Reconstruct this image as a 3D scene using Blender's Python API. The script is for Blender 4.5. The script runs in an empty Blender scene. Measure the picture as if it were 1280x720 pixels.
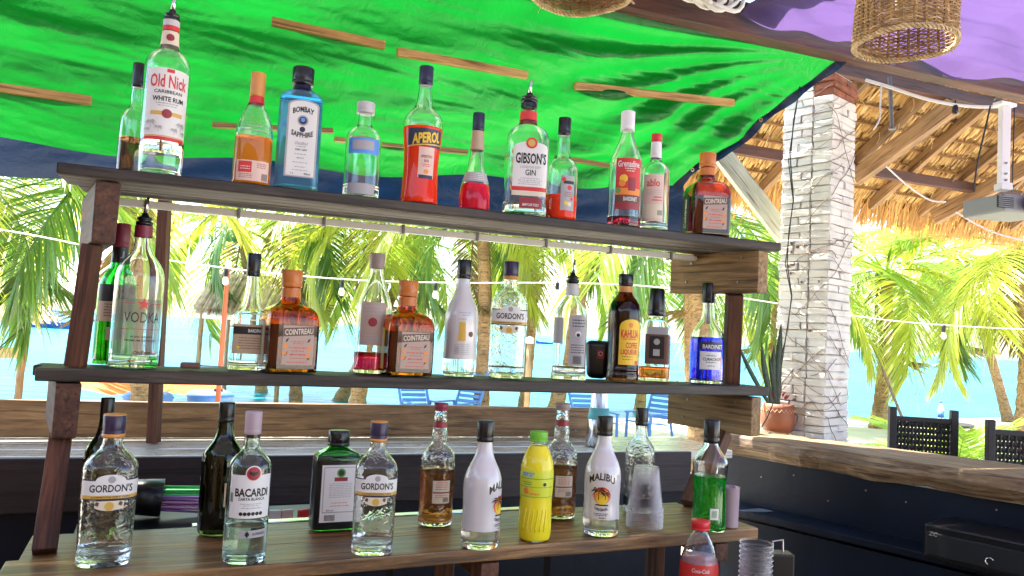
import bpy, bmesh, math, random
import numpy as np
from mathutils import Vector, Matrix, noise as mnoise

random.seed(7)
R = math.radians
scene = bpy.context.scene
COL = scene.collection

# ---------------------------------------------------------------- camera
EYE = Vector((0.0, 0.0, 1.5))
FPX = 960.0
PITCH, ROLL = R(3.4), R(3.0)
_r0 = Vector((1, 0, 0)); _u0 = Vector((0, -math.sin(PITCH), math.cos(PITCH)))
FWD = Vector((0, math.cos(PITCH), math.sin(PITCH)))
RIGHT = math.cos(ROLL) * _r0 + math.sin(ROLL) * _u0
UP = -math.sin(ROLL) * _r0 + math.cos(ROLL) * _u0
cam_d = bpy.data.cameras.new('camera')
cam = bpy.data.objects.new('camera', cam_d)
COL.objects.link(cam)
cam_d.sensor_width = 36.0
cam_d.lens = FPX / 1280.0 * 36.0
cam_d.clip_start = 0.02
cam_d.clip_end = 20000
M = Matrix((RIGHT, UP, -FWD)).transposed().to_4x4()
M.translation = EYE
cam.matrix_world = M
scene.camera = cam

# ---------------------------------------------------------------- light
SUN_EL, SUN_AZ = R(68), R(-50)          # azimuth measured from +Y (the sea) towards +X
sdir = Vector((math.sin(SUN_AZ) * math.cos(SUN_EL), math.cos(SUN_AZ) * math.cos(SUN_EL), math.sin(SUN_EL)))
world = bpy.data.worlds.new('World')
scene.world = world
world.use_nodes = True
wn = world.node_tree
wn.nodes.clear()
sky = wn.nodes.new('ShaderNodeTexSky')
sky.sky_type = 'NISHITA'
sky.sun_disc = False
sky.sun_elevation = SUN_EL
sky.sun_rotation = SUN_AZ
sky.air_density = 1.0
sky.dust_density = 1.6
sky.ozone_density = 1.0
bg = wn.nodes.new('ShaderNodeBackground')
bg.inputs['Strength'].default_value = 0.15
wo = wn.nodes.new('ShaderNodeOutputWorld')
wn.links.new(sky.outputs[0], bg.inputs[0])
wn.links.new(bg.outputs[0], wo.inputs[0])
sun_d = bpy.data.lights.new('sun', 'SUN')
sun_d.energy = 5.0
sun_d.angle = R(0.53)
sun_d.color = (1.0, 0.95, 0.86)
sun = bpy.data.objects.new('sun', sun_d)
COL.objects.link(sun)
sun.location = (0, 0, 12)
sun.rotation_euler = (-sdir).to_track_quat('-Z', 'Y').to_euler()

scene.view_settings.view_transform = 'Standard'
scene.view_settings.look = 'None'
scene.view_settings.gamma = 1.0
scene.view_settings.exposure = 2.5
scene.view_settings.use_curve_mapping = False
scene.render.engine = 'CYCLES'
cy = scene.cycles
cy.use_denoising = True
cy.max_bounces = 26
cy.transmission_bounces = 24
cy.transparent_max_bounces = 64
cy.glossy_bounces = 6
cy.diffuse_bounces = 5
cy.caustics_reflective = False
cy.caustics_refractive = True
cy.blur_glossy = 1.0
cy.sample_clamp_indirect = 6.0

# ---------------------------------------------------------------- pixel helpers (1280 x 720 frame)
def ray(px, py):
    return FWD + RIGHT * ((px - 640) / FPX) + UP * ((360 - py) / FPX)
def at_z(px, py, z):
    d = ray(px, py); return EYE + d * ((z - EYE.z) / d.z)
def at_y(px, py, Y):
    d = ray(px, py); return EYE + d * (Y / d.y)
def proj(p):
    v = Vector(p) - EYE; w = v.dot(FWD)
    return 640 + FPX * v.dot(RIGHT) / w, 360 - FPX * v.dot(UP) / w
def height_to(p, py):
    lo, hi = 0.0, 6.0
    for _ in range(40):
        m = (lo + hi) / 2
        if proj(p + Vector((0, 0, m)))[1] > py: lo = m
        else: hi = m
    return lo

# ---------------------------------------------------------------- materials
MATS = {}
def base_mat(name):
    m = bpy.data.materials.new(name); m.use_nodes = True
    nt = m.node_tree; b = nt.nodes['Principled BSDF']
    MATS[name] = m
    return m, nt, b
def plain(name, col, rough=0.5, metal=0.0, var=0.0, vscale=30.0, bump=0.0, bscale=80.0, coat=0.0, spec=None):
    m, nt, b = base_mat(name)
    b.inputs['Base Color'].default_value = (*col, 1)
    b.inputs['Roughness'].default_value = rough
    b.inputs['Metallic'].default_value = metal
    if coat: b.inputs['Coat Weight'].default_value = coat
    if spec is not None: b.inputs['Specular IOR Level'].default_value = spec
    if var or bump:
        tc = nt.nodes.new('ShaderNodeTexCoord')
    if var:
        n = nt.nodes.new('ShaderNodeTexNoise'); n.inputs['Scale'].default_value = vscale; n.inputs['Detail'].default_value = 6
        nt.links.new(tc.outputs['Object'], n.inputs['Vector'])
        r = nt.nodes.new('ShaderNodeValToRGB')
        r.color_ramp.elements[0].position = 0.3; r.color_ramp.elements[1].position = 0.7
        r.color_ramp.elements[0].color = (*[max(0, c * (1 - var)) for c in col], 1)
        r.color_ramp.elements[1].color = (*[min(1, c * (1 + var)) for c in col], 1)
        nt.links.new(n.outputs['Fac'], r.inputs[0]); nt.links.new(r.outputs[0], b.inputs['Base Color'])
    if bump:
        n2 = nt.nodes.new('ShaderNodeTexNoise'); n2.inputs['Scale'].default_value = bscale; n2.inputs['Detail'].default_value = 5
        nt.links.new(tc.outputs['Object'], n2.inputs['Vector'])
        bp = nt.nodes.new('ShaderNodeBump'); bp.inputs['Strength'].default_value = bump; bp.inputs['Distance'].default_value = 0.01
        nt.links.new(n2.outputs['Fac'], bp.inputs['Height']); nt.links.new(bp.outputs[0], b.inputs['Normal'])
    return m
def wood(name, c0, c1, c2, rough=0.65, axis='X', scale=1.0, coat=0.0, bump=0.35, stain=None):
    """grain runs along the local axis"""
    m, nt, b = base_mat(name)
    tc = nt.nodes.new('ShaderNodeTexCoord'); oi = nt.nodes.new('ShaderNodeObjectInfo')
    add = nt.nodes.new('ShaderNodeVectorMath'); add.operation = 'ADD'
    mul = nt.nodes.new('ShaderNodeVectorMath'); mul.operation = 'SCALE'; mul.inputs['Scale'].default_value = 9.0
    comb = nt.nodes.new('ShaderNodeCombineXYZ')
    for i in range(3): nt.links.new(oi.outputs['Random'], comb.inputs[i])
    nt.links.new(comb.outputs[0], mul.inputs[0])
    nt.links.new(tc.outputs['Object'], add.inputs[0]); nt.links.new(mul.outputs[0], add.inputs[1])
    mp = nt.nodes.new('ShaderNodeMapping')
    s = [14 * scale] * 3; s['XYZ'.index(axis)] = 1.2 * scale
    mp.inputs['Scale'].default_value = s
    nt.links.new(add.outputs[0], mp.inputs[0])
    n = nt.nodes.new('ShaderNodeTexNoise'); n.inputs['Scale'].default_value = 3.4; n.inputs['Detail'].default_value = 12
    n.inputs['Roughness'].default_value = 0.72; n.inputs['Distortion'].default_value = 0.5
    mpc = nt.nodes.new('ShaderNodeMapping'); sc3 = [55 * scale] * 3; sc3['XYZ'.index(axis)] = 2.2 * scale; mpc.inputs['Scale'].default_value = sc3
    nt.links.new(add.outputs[0], mpc.inputs[0])
    nc = nt.nodes.new('ShaderNodeTexNoise'); nc.inputs['Scale'].default_value = 1.6; nc.inputs['Detail'].default_value = 4; nc.inputs['Distortion'].default_value = 0.3
    nt.links.new(mpc.outputs[0], nc.inputs['Vector'])
    rc = nt.nodes.new('ShaderNodeValToRGB'); rc.color_ramp.elements[0].position = 0.34; rc.color_ramp.elements[0].color = (0.22, 0.17, 0.14, 1); rc.color_ramp.elements[1].position = 0.47; rc.color_ramp.elements[1].color = (1, 1, 1, 1)
    nt.links.new(nc.outputs['Fac'], rc.inputs[0])
    nt.links.new(mp.outputs[0], n.inputs['Vector'])
    n3 = nt.nodes.new('ShaderNodeTexNoise'); n3.inputs['Scale'].default_value = 3.0; n3.inputs['Detail'].default_value = 4
    nt.links.new(add.outputs[0], n3.inputs['Vector'])
    r = nt.nodes.new('ShaderNodeValToRGB')
    e = r.color_ramp.elements
    e[0].position = 0.28; e[0].color = (*c0, 1); e[1].position = 0.72; e[1].color = (*c2, 1)
    k = e.new(0.5); k.color = (*c1, 1)
    nt.links.new(n.outputs['Fac'], r.inputs[0])
    mx = nt.nodes.new('ShaderNodeMix'); mx.data_type = 'RGBA'; mx.blend_type = 'MULTIPLY'
    mx.inputs[0].default_value = 0.65
    r2 = nt.nodes.new('ShaderNodeValToRGB')
    r2.color_ramp.elements[0].position = 0.33; r2.color_ramp.elements[0].color = (*(stain or (0.45, 0.42, 0.4)), 1)
    r2.color_ramp.elements[1].position = 0.62; r2.color_ramp.elements[1].color = (1, 1, 1, 1)
    nt.links.new(n3.outputs['Fac'], r2.inputs[0])
    nt.links.new(r.outputs[0], mx.inputs[6]); nt.links.new(r2.outputs[0], mx.inputs[7])
    mx2 = nt.nodes.new('ShaderNodeMix'); mx2.data_type = 'RGBA'; mx2.blend_type = 'MULTIPLY'; mx2.inputs[0].default_value = 0.8
    nt.links.new(mx.outputs[2], mx2.inputs[6]); nt.links.new(rc.outputs[0], mx2.inputs[7])
    nt.links.new(mx2.outputs[2], b.inputs['Base Color'])
    rr = nt.nodes.new('ShaderNodeMapRange'); rr.inputs[3].default_value = max(0.05, rough - 0.18); rr.inputs[4].default_value = min(1, rough + 0.18)
    nt.links.new(n3.outputs['Fac'], rr.inputs[0]); nt.links.new(rr.outputs[0], b.inputs['Roughness'])
    if coat:
        b.inputs['Coat Weight'].default_value = coat; b.inputs['Coat Roughness'].default_value = 0.12
    bp = nt.nodes.new('ShaderNodeBump'); bp.inputs['Strength'].default_value = bump; bp.inputs['Distance'].default_value = 0.004
    nt.links.new(n.outputs['Fac'], bp.inputs['Height']); nt.links.new(bp.outputs[0], b.inputs['Normal'])
    return m
def glass(name, col, rough=0.0, ior=1.46, bump=0.0, bscale=90.0, kind='noise', solid=0.0):
    m, nt, b = base_mat(name)
    b.inputs['Base Color'].default_value = (*col, 1)
    b.inputs['Transmission Weight'].default_value = 1.0 - solid
    b.inputs['Roughness'].default_value = rough
    b.inputs['IOR'].default_value = ior
    tc = nt.nodes.new('ShaderNodeTexCoord')
    if name.startswith('glass'):      # smudges and dust
        sm_ = nt.nodes.new('ShaderNodeTexNoise'); sm_.inputs['Scale'].default_value = 22; sm_.inputs['Detail'].default_value = 8
        nt.links.new(tc.outputs['Object'], sm_.inputs['Vector'])
        mr_ = nt.nodes.new('ShaderNodeMapRange'); mr_.inputs[1].default_value = 0.5; mr_.inputs[2].default_value = 0.75; mr_.inputs[3].default_value = rough; mr_.inputs[4].default_value = rough + 0.09
        nt.links.new(sm_.outputs['Fac'], mr_.inputs[0]); nt.links.new(mr_.outputs[0], b.inputs['Roughness'])
    if bump:
        if kind == 'noise':
            n = nt.nodes.new('ShaderNodeTexNoise'); out = 'Fac'
        elif kind == 'swirl':
            n = nt.nodes.new('ShaderNodeTexNoise'); out = 'Fac'; n.inputs['Distortion'].default_value = 3.0; n.inputs['Detail'].default_value = 0.5
        else:
            n = nt.nodes.new('ShaderNodeTexVoronoi'); out = 'Distance'
        n.inputs['Scale'].default_value = bscale
        nt.links.new(tc.outputs['Object'], n.inputs['Vector'])
        bp = nt.nodes.new('ShaderNodeBump'); bp.inputs['Strength'].default_value = bump; bp.inputs['Distance'].default_value = 0.01
        nt.links.new(n.outputs[out], bp.inputs['Height']); nt.links.new(bp.outputs[0], b.inputs['Normal'])
    return m
def cloth(name, col, trans=0.5, rough=0.6, var=0.12, vscale=6.0, bump=0.25, bscale=14.0, gloss=0.1):
    """thin woven sheet: diffuse + translucent + a little sheen"""
    m = bpy.data.materials.new(name); m.use_nodes = True; MATS[name] = m
    nt = m.node_tree; nt.nodes.clear()
    tc = nt.nodes.new('ShaderNodeTexCoord')
    n = nt.nodes.new('ShaderNodeTexNoise'); n.inputs['Scale'].default_value = vscale; n.inputs['Detail'].default_value = 6
    nt.links.new(tc.outputs['Object'], n.inputs['Vector'])
    r = nt.nodes.new('ShaderNodeValToRGB')
    r.color_ramp.elements[0].position = 0.3; r.color_ramp.elements[1].position = 0.7
    r.color_ramp.elements[0].color = (*[c * (1 - var) for c in col], 1)
    r.color_ramp.elements[1].color = (*[min(1, c * (1 + var)) for c in col], 1)
    nt.links.new(n.outputs['Fac'], r.inputs[0])
    nb = nt.nodes.new('ShaderNodeTexNoise'); nb.inputs['Scale'].default_value = bscale; nb.inputs['Detail'].default_value = 7
    nb.inputs['Roughness'].default_value = 0.6; nb.inputs['Distortion'].default_value = 0.8
    nt.links.new(tc.outputs['Object'], nb.inputs['Vector'])
    bp = nt.nodes.new('ShaderNodeBump'); bp.inputs['Strength'].default_value = bump; bp.inputs['Distance'].default_value = 0.03
    nt.links.new(nb.outputs['Fac'], bp.inputs['Height'])
    d = nt.nodes.new('ShaderNodeBsdfDiffuse'); t = nt.nodes.new('ShaderNodeBsdfTranslucent'); g = nt.nodes.new('ShaderNodeBsdfGlossy')
    g.inputs['Roughness'].default_value = rough * 0.7; g.inputs['Color'].default_value = (0.9, 0.9, 0.9, 1)
    for s_ in (d, t):
        nt.links.new(r.outputs[0], s_.inputs['Color'])
    for s_ in (d, t, g): nt.links.new(bp.outputs[0], s_.inputs['Normal'])
    m1 = nt.nodes.new('ShaderNodeMixShader'); m1.inputs[0].default_value = trans
    nt.links.new(d.outputs[0], m1.inputs[1]); nt.links.new(t.outputs[0], m1.inputs[2])
    m2 = nt.nodes.new('ShaderNodeMixShader'); m2.inputs[0].default_value = gloss
    nt.links.new(m1.outputs[0], m2.inputs[1]); nt.links.new(g.outputs[0], m2.inputs[2])
    o = nt.nodes.new('ShaderNodeOutputMaterial'); nt.links.new(m2.outputs[0], o.inputs[0])
    return m

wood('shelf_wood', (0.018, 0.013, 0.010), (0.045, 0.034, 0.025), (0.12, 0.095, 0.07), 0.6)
wood('post_wood', (0.04, 0.012, 0.005), (0.11, 0.038, 0.016), (0.21, 0.085, 0.036), 0.7)
wood('block_wood', (0.11, 0.055, 0.020), (0.32, 0.19, 0.07), (0.50, 0.33, 0.14), 0.7)
wood('shelf_lit_pale', (0.13, 0.11, 0.09), (0.28, 0.25, 0.21), (0.42, 0.38, 0.33), 0.7)  # paler colour stands for bounced light on the upper shelf's underside
wood('counter_wood', (0.055, 0.022, 0.006), (0.25, 0.125, 0.038), (0.52, 0.33, 0.13), 0.48, coat=0.1, stain=(0.16, 0.11, 0.07))
wood('board_wood', (0.09, 0.045, 0.018), (0.26, 0.15, 0.06), (0.44, 0.28, 0.13), 0.6)
wood('bar_top_wood', (0.50, 0.48, 0.40), (0.74, 0.72, 0.64), (0.85, 0.84, 0.79), 0.26, coat=0.8)
wood('slab_wood', (0.12, 0.065, 0.022), (0.34, 0.21, 0.075), (0.50, 0.38, 0.18), 0.28, coat=0.6, scale=0.8, stain=(0.3, 0.2, 0.12))
wood('slab_bark', (0.06, 0.035, 0.018), (0.22, 0.13, 0.06), (0.45, 0.34, 0.20), 0.6, scale=1.1, bump=0.8, stain=(0.25, 0.15, 0.09))
wood('fascia_wood', (0.010, 0.005, 0.007), (0.022, 0.012, 0.015), (0.04, 0.023, 0.027), 0.5)
wood('beam_wood', (0.06, 0.02, 0.014), (0.10, 0.035, 0.022), (0.15, 0.06, 0.04), 0.6)
wood('rafter_wood', (0.16, 0.085, 0.035), (0.33, 0.19, 0.08), (0.48, 0.30, 0.14), 0.7)
wood('batten_wood', (0.30, 0.15, 0.05), (0.55, 0.31, 0.11), (0.68, 0.43, 0.18), 0.7)
wood('light_timber', (0.40, 0.42, 0.30), (0.58, 0.60, 0.46), (0.70, 0.72, 0.60), 0.7)
wood('trunk_bark', (0.17, 0.095, 0.045), (0.38, 0.23, 0.11), (0.52, 0.36, 0.20), 0.85, axis='X', scale=0.5, bump=0.9)
wood('pole_wood', (0.25, 0.15, 0.07), (0.42, 0.27, 0.14), (0.55, 0.38, 0.22), 0.7, axis='Z')
plain('navy_panel', (0.003, 0.0068, 0.017), 0.42, var=0.4, vscale=4, bump=0.12, bscale=25, spec=0.25)
plain('black_plastic', (0.004, 0.004, 0.005), 0.32)
plain('black_matte', (0.003, 0.003, 0.004), 0.55)
plain('steel', (0.62, 0.62, 0.63), 0.22, 1.0)
plain('brass', (0.55, 0.38, 0.14), 0.35, 1.0)
plain('nail_steel', (0.2, 0.19, 0.18), 0.5, 1.0)
plain('white_plastic', (0.75, 0.75, 0.74), 0.35)
plain('grey_plastic', (0.20, 0.21, 0.21), 0.45)
plain('cable_black', (0.01, 0.01, 0.01), 0.5)
plain('cable_white', (0.66, 0.64, 0.60), 0.5)
plain('vine_dry', (0.16, 0.105, 0.08), 0.8, var=0.4, vscale=20)
plain('brick_white', (0.62, 0.60, 0.54), 0.75, var=0.14, vscale=9, bump=0.45, bscale=45)
plain('brick_bare', (0.25, 0.085, 0.042), 0.85, var=0.35, vscale=14, bump=0.5, bscale=50)
plain('mortar', (0.42, 0.40, 0.37), 0.9, var=0.25, vscale=18, bump=0.4)
plain('terracotta', (0.30, 0.105, 0.045), 0.55, var=0.2, vscale=10)
plain('terracotta_glaze', (0.62, 0.40, 0.22), 0.5)
plain('soil', (0.03, 0.02, 0.015), 0.95, bump=0.6)
plain('snake_leaf', (0.018, 0.05, 0.022), 0.4, var=0.5, vscale=60)
plain('red_leaf', (0.30, 0.02, 0.02), 0.5)
plain('chair_dark', (0.018, 0.014, 0.012), 0.55, var=0.3, vscale=30)
plain('blue_plastic', (0.07, 0.19, 0.50), 0.5)
plain('orange_paint', (0.55, 0.13, 0.05), 0.5)
plain('sand', (0.62, 0.56, 0.46), 0.95, var=0.12, vscale=1.2, bump=0.3, bscale=6)
plain('bar_floor', (0.10, 0.08, 0.06), 0.8, var=0.25, vscale=3)
plain('hill', (0.10, 0.16, 0.15), 0.9, var=0.2, vscale=0.004)
plain('boat_blue', (0.05, 0.16, 0.45), 0.4)
plain('boat_white', (0.75, 0.75, 0.72), 0.4)
plain('straw_light', (0.70, 0.49, 0.20), 0.8, var=0.3, vscale=12)
plain('straw', (0.58, 0.34, 0.105), 0.8, var=0.3, vscale=9)
plain('straw_dark', (0.24, 0.12, 0.04), 0.85, var=0.35, vscale=9)
plain('straw_grey', (0.46, 0.38, 0.28), 0.9, var=0.3, vscale=6)
plain('wicker', (0.33, 0.20, 0.085), 0.6, var=0.35, vscale=30)
plain('wicker_light', (0.52, 0.38, 0.20), 0.6, var=0.3, vscale=30)
plain('red_bulb', (0.7, 0.02, 0.02), 0.2)
plain('cream_bulb', (0.85, 0.78, 0.55), 0.25)
cloth('leaf_a', (0.30, 0.45, 0.06), trans=0.72, var=0.3, vscale=0.9, bump=0.0, gloss=0.05, rough=0.45)
cloth('leaf_b', (0.48, 0.53, 0.07), trans=0.74, var=0.3, vscale=0.9, bump=0.0, gloss=0.05, rough=0.45)
cloth('leaf_c', (0.15, 0.29, 0.05), trans=0.68, var=0.3, vscale=0.9, bump=0.0, gloss=0.06, rough=0.4)
cloth('leaf_d', (0.30, 0.20, 0.08), trans=0.4, var=0.3, vscale=0.9, bump=0.0, gloss=0.03, rough=0.5)
cloth('tarp_green', (0.002, 0.125, 0.011), trans=0.52, gloss=0.03, rough=0.55, var=0.16, vscale=3.0, bump=0.35, bscale=16.0)
cloth('tarp_blue', (0.002, 0.012, 0.036), trans=0.25, gloss=0.02, rough=0.6, var=0.2, vscale=3.0)
cloth('cloth_purple', (0.088, 0.052, 0.15), trans=0.5, gloss=0.02, rough=0.8, var=0.08, vscale=2.0, bump=0.25, bscale=5.0)
cloth('cloth_lilac', (0.23, 0.19, 0.235), trans=0.28, gloss=0.02, rough=0.8, var=0.06, vscale=2.0, bump=0.25, bscale=5.0)
cloth('canopy_orange', (0.70, 0.22, 0.06), trans=0.4, gloss=0.02, rough=0.8, var=0.06)

# ---------------------------------------------------------------- object helpers
def props(o, label=None, cat=None, group=None, kind=None):
    if label: o['label'] = label
    if cat: o['category'] = cat
    if group: o['group'] = group
    if kind: o['kind'] = kind
    return o
def thing(name, label, cat, loc=(0, 0, 0), rz=0.0, group=None):
    o = bpy.data.objects.new(name, None); COL.objects.link(o)
    o.empty_display_size = 0.05
    o.location = loc; o.rotation_euler = (0, 0, rz)
    return props(o, label, cat, group)
def mesh_of(name, verts, faces, smooth=False):
    me = bpy.data.meshes.new(name)
    me.from_pydata([tuple(v) for v in verts], [], faces)
    me.validate()
    if smooth:
        me.polygons.foreach_set('use_smooth', [True] * len(me.polygons))
    me.update()
    return me
def obj(name, verts, faces, mat, parent=None, smooth=False, world=True):
    """one mesh object; world: vertices are world coordinates of an unrotated parent"""
    if parent is not None and world:
        off = Vector(parent.location)
        if parent.parent: off = off + Vector(parent.parent.location)
        verts = [Vector(v) - off for v in verts]
    me = mesh_of(name, verts, faces, smooth)
    o = bpy.data.objects.new(name, me); COL.objects.link(o)
    if mat: me.materials.append(MATS[mat] if isinstance(mat, str) else mat)
    if parent is not None: o.parent = parent
    return o
def box_vf(c, sx, sy, sz, rz=0.0, bevel=0.0, tilt=None, jit=0.0):
    """box centred at c, slightly chamfered when bevel is given"""
    bm = bmesh.new()
    bmesh.ops.create_cube(bm, size=1.0)
    for v in bm.verts:
        v.co = Vector((v.co.x * sx, v.co.y * sy, v.co.z * sz))
    if bevel:
        bmesh.ops.bevel(bm, geom=bm.edges[:], offset=bevel, segments=2, profile=0.6, affect='EDGES')
    mt = Matrix.Translation(Vector(c)) @ Matrix.Rotation(rz, 4, 'Z')
    if tilt: mt = mt @ tilt
    if jit:
        for v in bm.verts:
            v.co += Vector((random.uniform(-jit, jit), random.uniform(-jit, jit), random.uniform(-jit, jit)))
    vs = [mt @ v.co for v in bm.verts]; fs = [[v.index for v in f.verts] for f in bm.faces]
    bm.free()
    return vs, fs
def local_box(name, mat, parent, p0, p1, w, h, bevel=0.004, roll=0.0, segs=1, rough=0.0, seed=0):
    """a timber from p0 to p1: own object frame with X along it, so the grain follows; w across, h high"""
    p0, p1 = Vector(p0), Vector(p1)
    d = p1 - p0; L = d.length; x = d.normalized()
    up = Vector((0, 0, 1)) if abs(x.z) < 0.9 else Vector((0, 1, 0))
    y = up.cross(x).normalized(); z = x.cross(y)
    bm = bmesh.new(); bmesh.ops.create_cube(bm, size=1.0)
    for v in bm.verts: v.co = Vector((v.co.x * L, v.co.y * w, v.co.z * h))
    if segs > 1:
        es = [e for e in bm.edges if abs((e.verts[0].co - e.verts[1].co).x) > L * 0.5]
        bmesh.ops.subdivide_edges(bm, edges=es, cuts=segs - 1)
    if rough:
        for v in bm.verts:
            n = mnoise.noise_vector(Vector((v.co.x * 3 + seed, v.co.y * 9 + seed * 2.3, v.co.z * 9)))
            v.co += Vector((0, n.y * rough, n.z * rough))
    if bevel:
        es = [e for e in bm.edges if len(e.link_faces) == 2 and e.calc_face_angle(0) > 0.8]
        bmesh.ops.bevel(bm, geom=es, offset=bevel, segments=2, profile=0.6, affect='EDGES')
    me = bpy.data.meshes.new(name); bm.to_mesh(me); bm.free()
    me.materials.append(MATS[mat] if isinstance(mat, str) else mat)
    o = bpy.data.objects.new(name, me); COL.objects.link(o)
    mw = Matrix((x, y, z)).transposed().to_4x4() @ Matrix.Rotation(roll, 4, 'X')
    mw.translation = (p0 + p1) / 2
    if parent is not None:
        o.parent = parent
        off = Vector(parent.location)
        if parent.parent: off = off + Vector(parent.parent.location)
        mw.translation = mw.translation - off
    o.matrix_basis = mw
    return o
def tube_vf(pts, rad, n=8, caps=True):
    pts = [Vector(p) for p in pts]
    rads = rad if isinstance(rad, (list, tuple)) else [rad] * len(pts)
    vs, fs = [], []
    prev = None
    for i, p in enumerate(pts):
        t = (pts[min(i + 1, len(pts) - 1)] - pts[max(i - 1, 0)])
        t = t.normalized() if t.length > 1e-9 else Vector((0, 0, 1))
        if prev is None:
            a = Vector((0, 0, 1)) if abs(t.z) < 0.9 else Vector((1, 0, 0))
            x = t.cross(a).normalized()
        else:
            x = prev - t * prev.dot(t); x = x.normalized() if x.length > 1e-6 else t.orthogonal().normalized()
        prev = x; y = t.cross(x)
        for k in range(n):
            a = 2 * math.pi * k / n
            vs.append(p + (x * math.cos(a) + y * math.sin(a)) * rads[i])
    for i in range(len(pts) - 1):
        for k in range(n):
            a, b = i * n + k, i * n + (k + 1) % n
            fs.append([a, b, b + n, a + n])
    if caps:
        fs.append(list(range(n))[::-1]); fs.append([(len(pts) - 1) * n + k for k in range(n)])
    return vs, fs
def lathe_vf(prof, n=32, c=(0, 0, 0), flute=0.0, nf=0):
    """prof: list of (r, z)"""
    vs, fs = [], []
    for r, z in prof:
        for k in range(n):
            a = 2 * math.pi * k / n
            rr = r * (1 + (flute if nf and k % 2 else 0))
            vs.append((c[0] + rr * math.cos(a), c[1] + rr * math.sin(a), c[2] + z))
    for i in range(len(prof) - 1):
        for k in range(n):
            a, b = i * n + k, i * n + (k + 1) % n
            fs.append([a, b, b + n, a + n])
    fs.append(list(range(n))[::-1]); fs.append([(len(prof) - 1) * n + k for k in range(n)])
    return vs, fs
def join_vf(*parts):
    vs, fs = [], []
    for v, f in parts:
        o = len(vs); vs += list(v); fs += [[i + o for i in q] for q in f]
    return vs, fs
def catenary(p0, p1, sag, n=16):
    p0, p1 = Vector(p0), Vector(p1)
    return [p0.lerp(p1, i / n) - Vector((0, 0, sag * 4 * (i / n) * (1 - i / n))) for i in range(n + 1)]

# ================================================================ SETTING
# sand: flat round the bar, dipping under the water beyond the shore line
SHORE = 15.0
def ground_z(x, y):
    s = y - SHORE - 0.5 * x
    z = 0.0 if s < -3 else -0.05 * (s + 3)
    z = max(z, -3.0)
    if y > 7: z += 0.05 * mnoise.noise(Vector((x * 0.5, y * 0.5, 0)))
    return z - 0.004
gx = [-600, -200, -80] + [-40 + i * 1.6 for i in range(51)] + [80, 200, 600]
gy = [-200, -60, -20, -8, -4] + [i * 1.2 for i in range(36)] + [60, 120, 400, 2500, 9000]
vs = [(x, y, ground_z(x, y) if -45 < x < 45 and y < 120 else (0 if y < SHORE + 0.5 * x - 2 or x > 100 and y < 60 else -3)) for y in gy for x in gx]
nx = len(gx)
fs = [[j * nx + i, j * nx + i + 1, (j + 1) * nx + i + 1, (j + 1) * nx + i] for j in range(len(gy) - 1) for i in range(nx - 1)]
props(obj('sand_ground', vs, fs, 'sand', smooth=True), kind='structure')

m, nt, b = base_mat('sea_water')
tc = nt.nodes.new('ShaderNodeTexCoord')
mp = nt.nodes.new('ShaderNodeMapping'); mp.inputs['Scale'].default_value = (0.02, 0.11, 1)
nt.links.new(tc.outputs['Object'], mp.inputs[0])
n1 = nt.nodes.new('ShaderNodeTexNoise'); n1.inputs['Scale'].default_value = 1.0; n1.inputs['Detail'].default_value = 7
nt.links.new(mp.outputs[0], n1.inputs['Vector'])
r = nt.nodes.new('ShaderNodeValToRGB')
r.color_ramp.elements[0].position = 0.40; r.color_ramp.elements[0].color = (0.003, 0.075, 0.125, 1)
r.color_ramp.elements[1].position = 0.60; r.color_ramp.elements[1].color = (0.012, 0.19, 0.225, 1)
nt.links.new(n1.outputs['Fac'], r.inputs[0]); nt.links.new(r.outputs[0], b.inputs['Base Color'])
b.inputs['Roughness'].default_value = 0.35
b.inputs['Specular IOR Level'].default_value = 0.05
n2 = nt.nodes.new('ShaderNodeTexNoise'); n2.inputs['Scale'].default_value = 1.6; n2.inputs['Detail'].default_value = 5
mp2 = nt.nodes.new('ShaderNodeMapping'); mp2.inputs['Scale'].default_value = (0.6, 1.6, 1)
nt.links.new(tc.outputs['Object'], mp2.inputs[0]); nt.links.new(mp2.outputs[0], n2.inputs['Vector'])
bp = nt.nodes.new('ShaderNodeBump'); bp.inputs['Strength'].default_value = 0.5; bp.inputs['Distance'].default_value = 0.12
nt.links.new(n2.outputs['Fac'], bp.inputs['Height']); nt.links.new(bp.outputs[0], b.inputs['Normal'])
SEA_Z = -0.16
props(obj('sea', [(-9000, 12, SEA_Z), (9000, 12, SEA_Z), (9000, 9500, SEA_Z), (-9000, 9500, SEA_Z)], [[0, 1, 2, 3]], 'sea_water'), kind='structure')

# far shore
def ridge(name, x0, x1, Y, hmax, seed):
    n = 60; vs, fs = [], []
    for i in range(n + 1):
        t = i / n; x = x0 + (x1 - x0) * t
        h = hmax * (0.25 + 0.75 * math.sin(math.pi * t) ** 0.7) * (0.7 + 0.5 * mnoise.noise(Vector((t * 5 + seed, 0, 0))))
        vs += [(x, Y, SEA_Z - 1), (x, Y + 200, max(h, 1)), (x, Y + 700, SEA_Z - 1)]
    for i in range(n):
        a = i * 3
        fs += [[a, a + 3, a + 4, a + 1], [a + 1, a + 4, a + 5, a + 2]]
    props(obj(name, vs, fs, 'hill', smooth=True), kind='structure')
ridge('hills', -900, 1100, 4200, 95, 1.0)
ridge('hills', 1500, 2700, 3600, 28, 5.0)

# floor of the bar
props(obj('bar_floor', [(-4.5, -4, 0.0), (5.5, -4, 0.0), (5.5, 5.2, 0.0), (-4.5, 3.4, 0.0)], [[0, 1, 2, 3]], 'bar_floor'), kind='structure')

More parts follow.
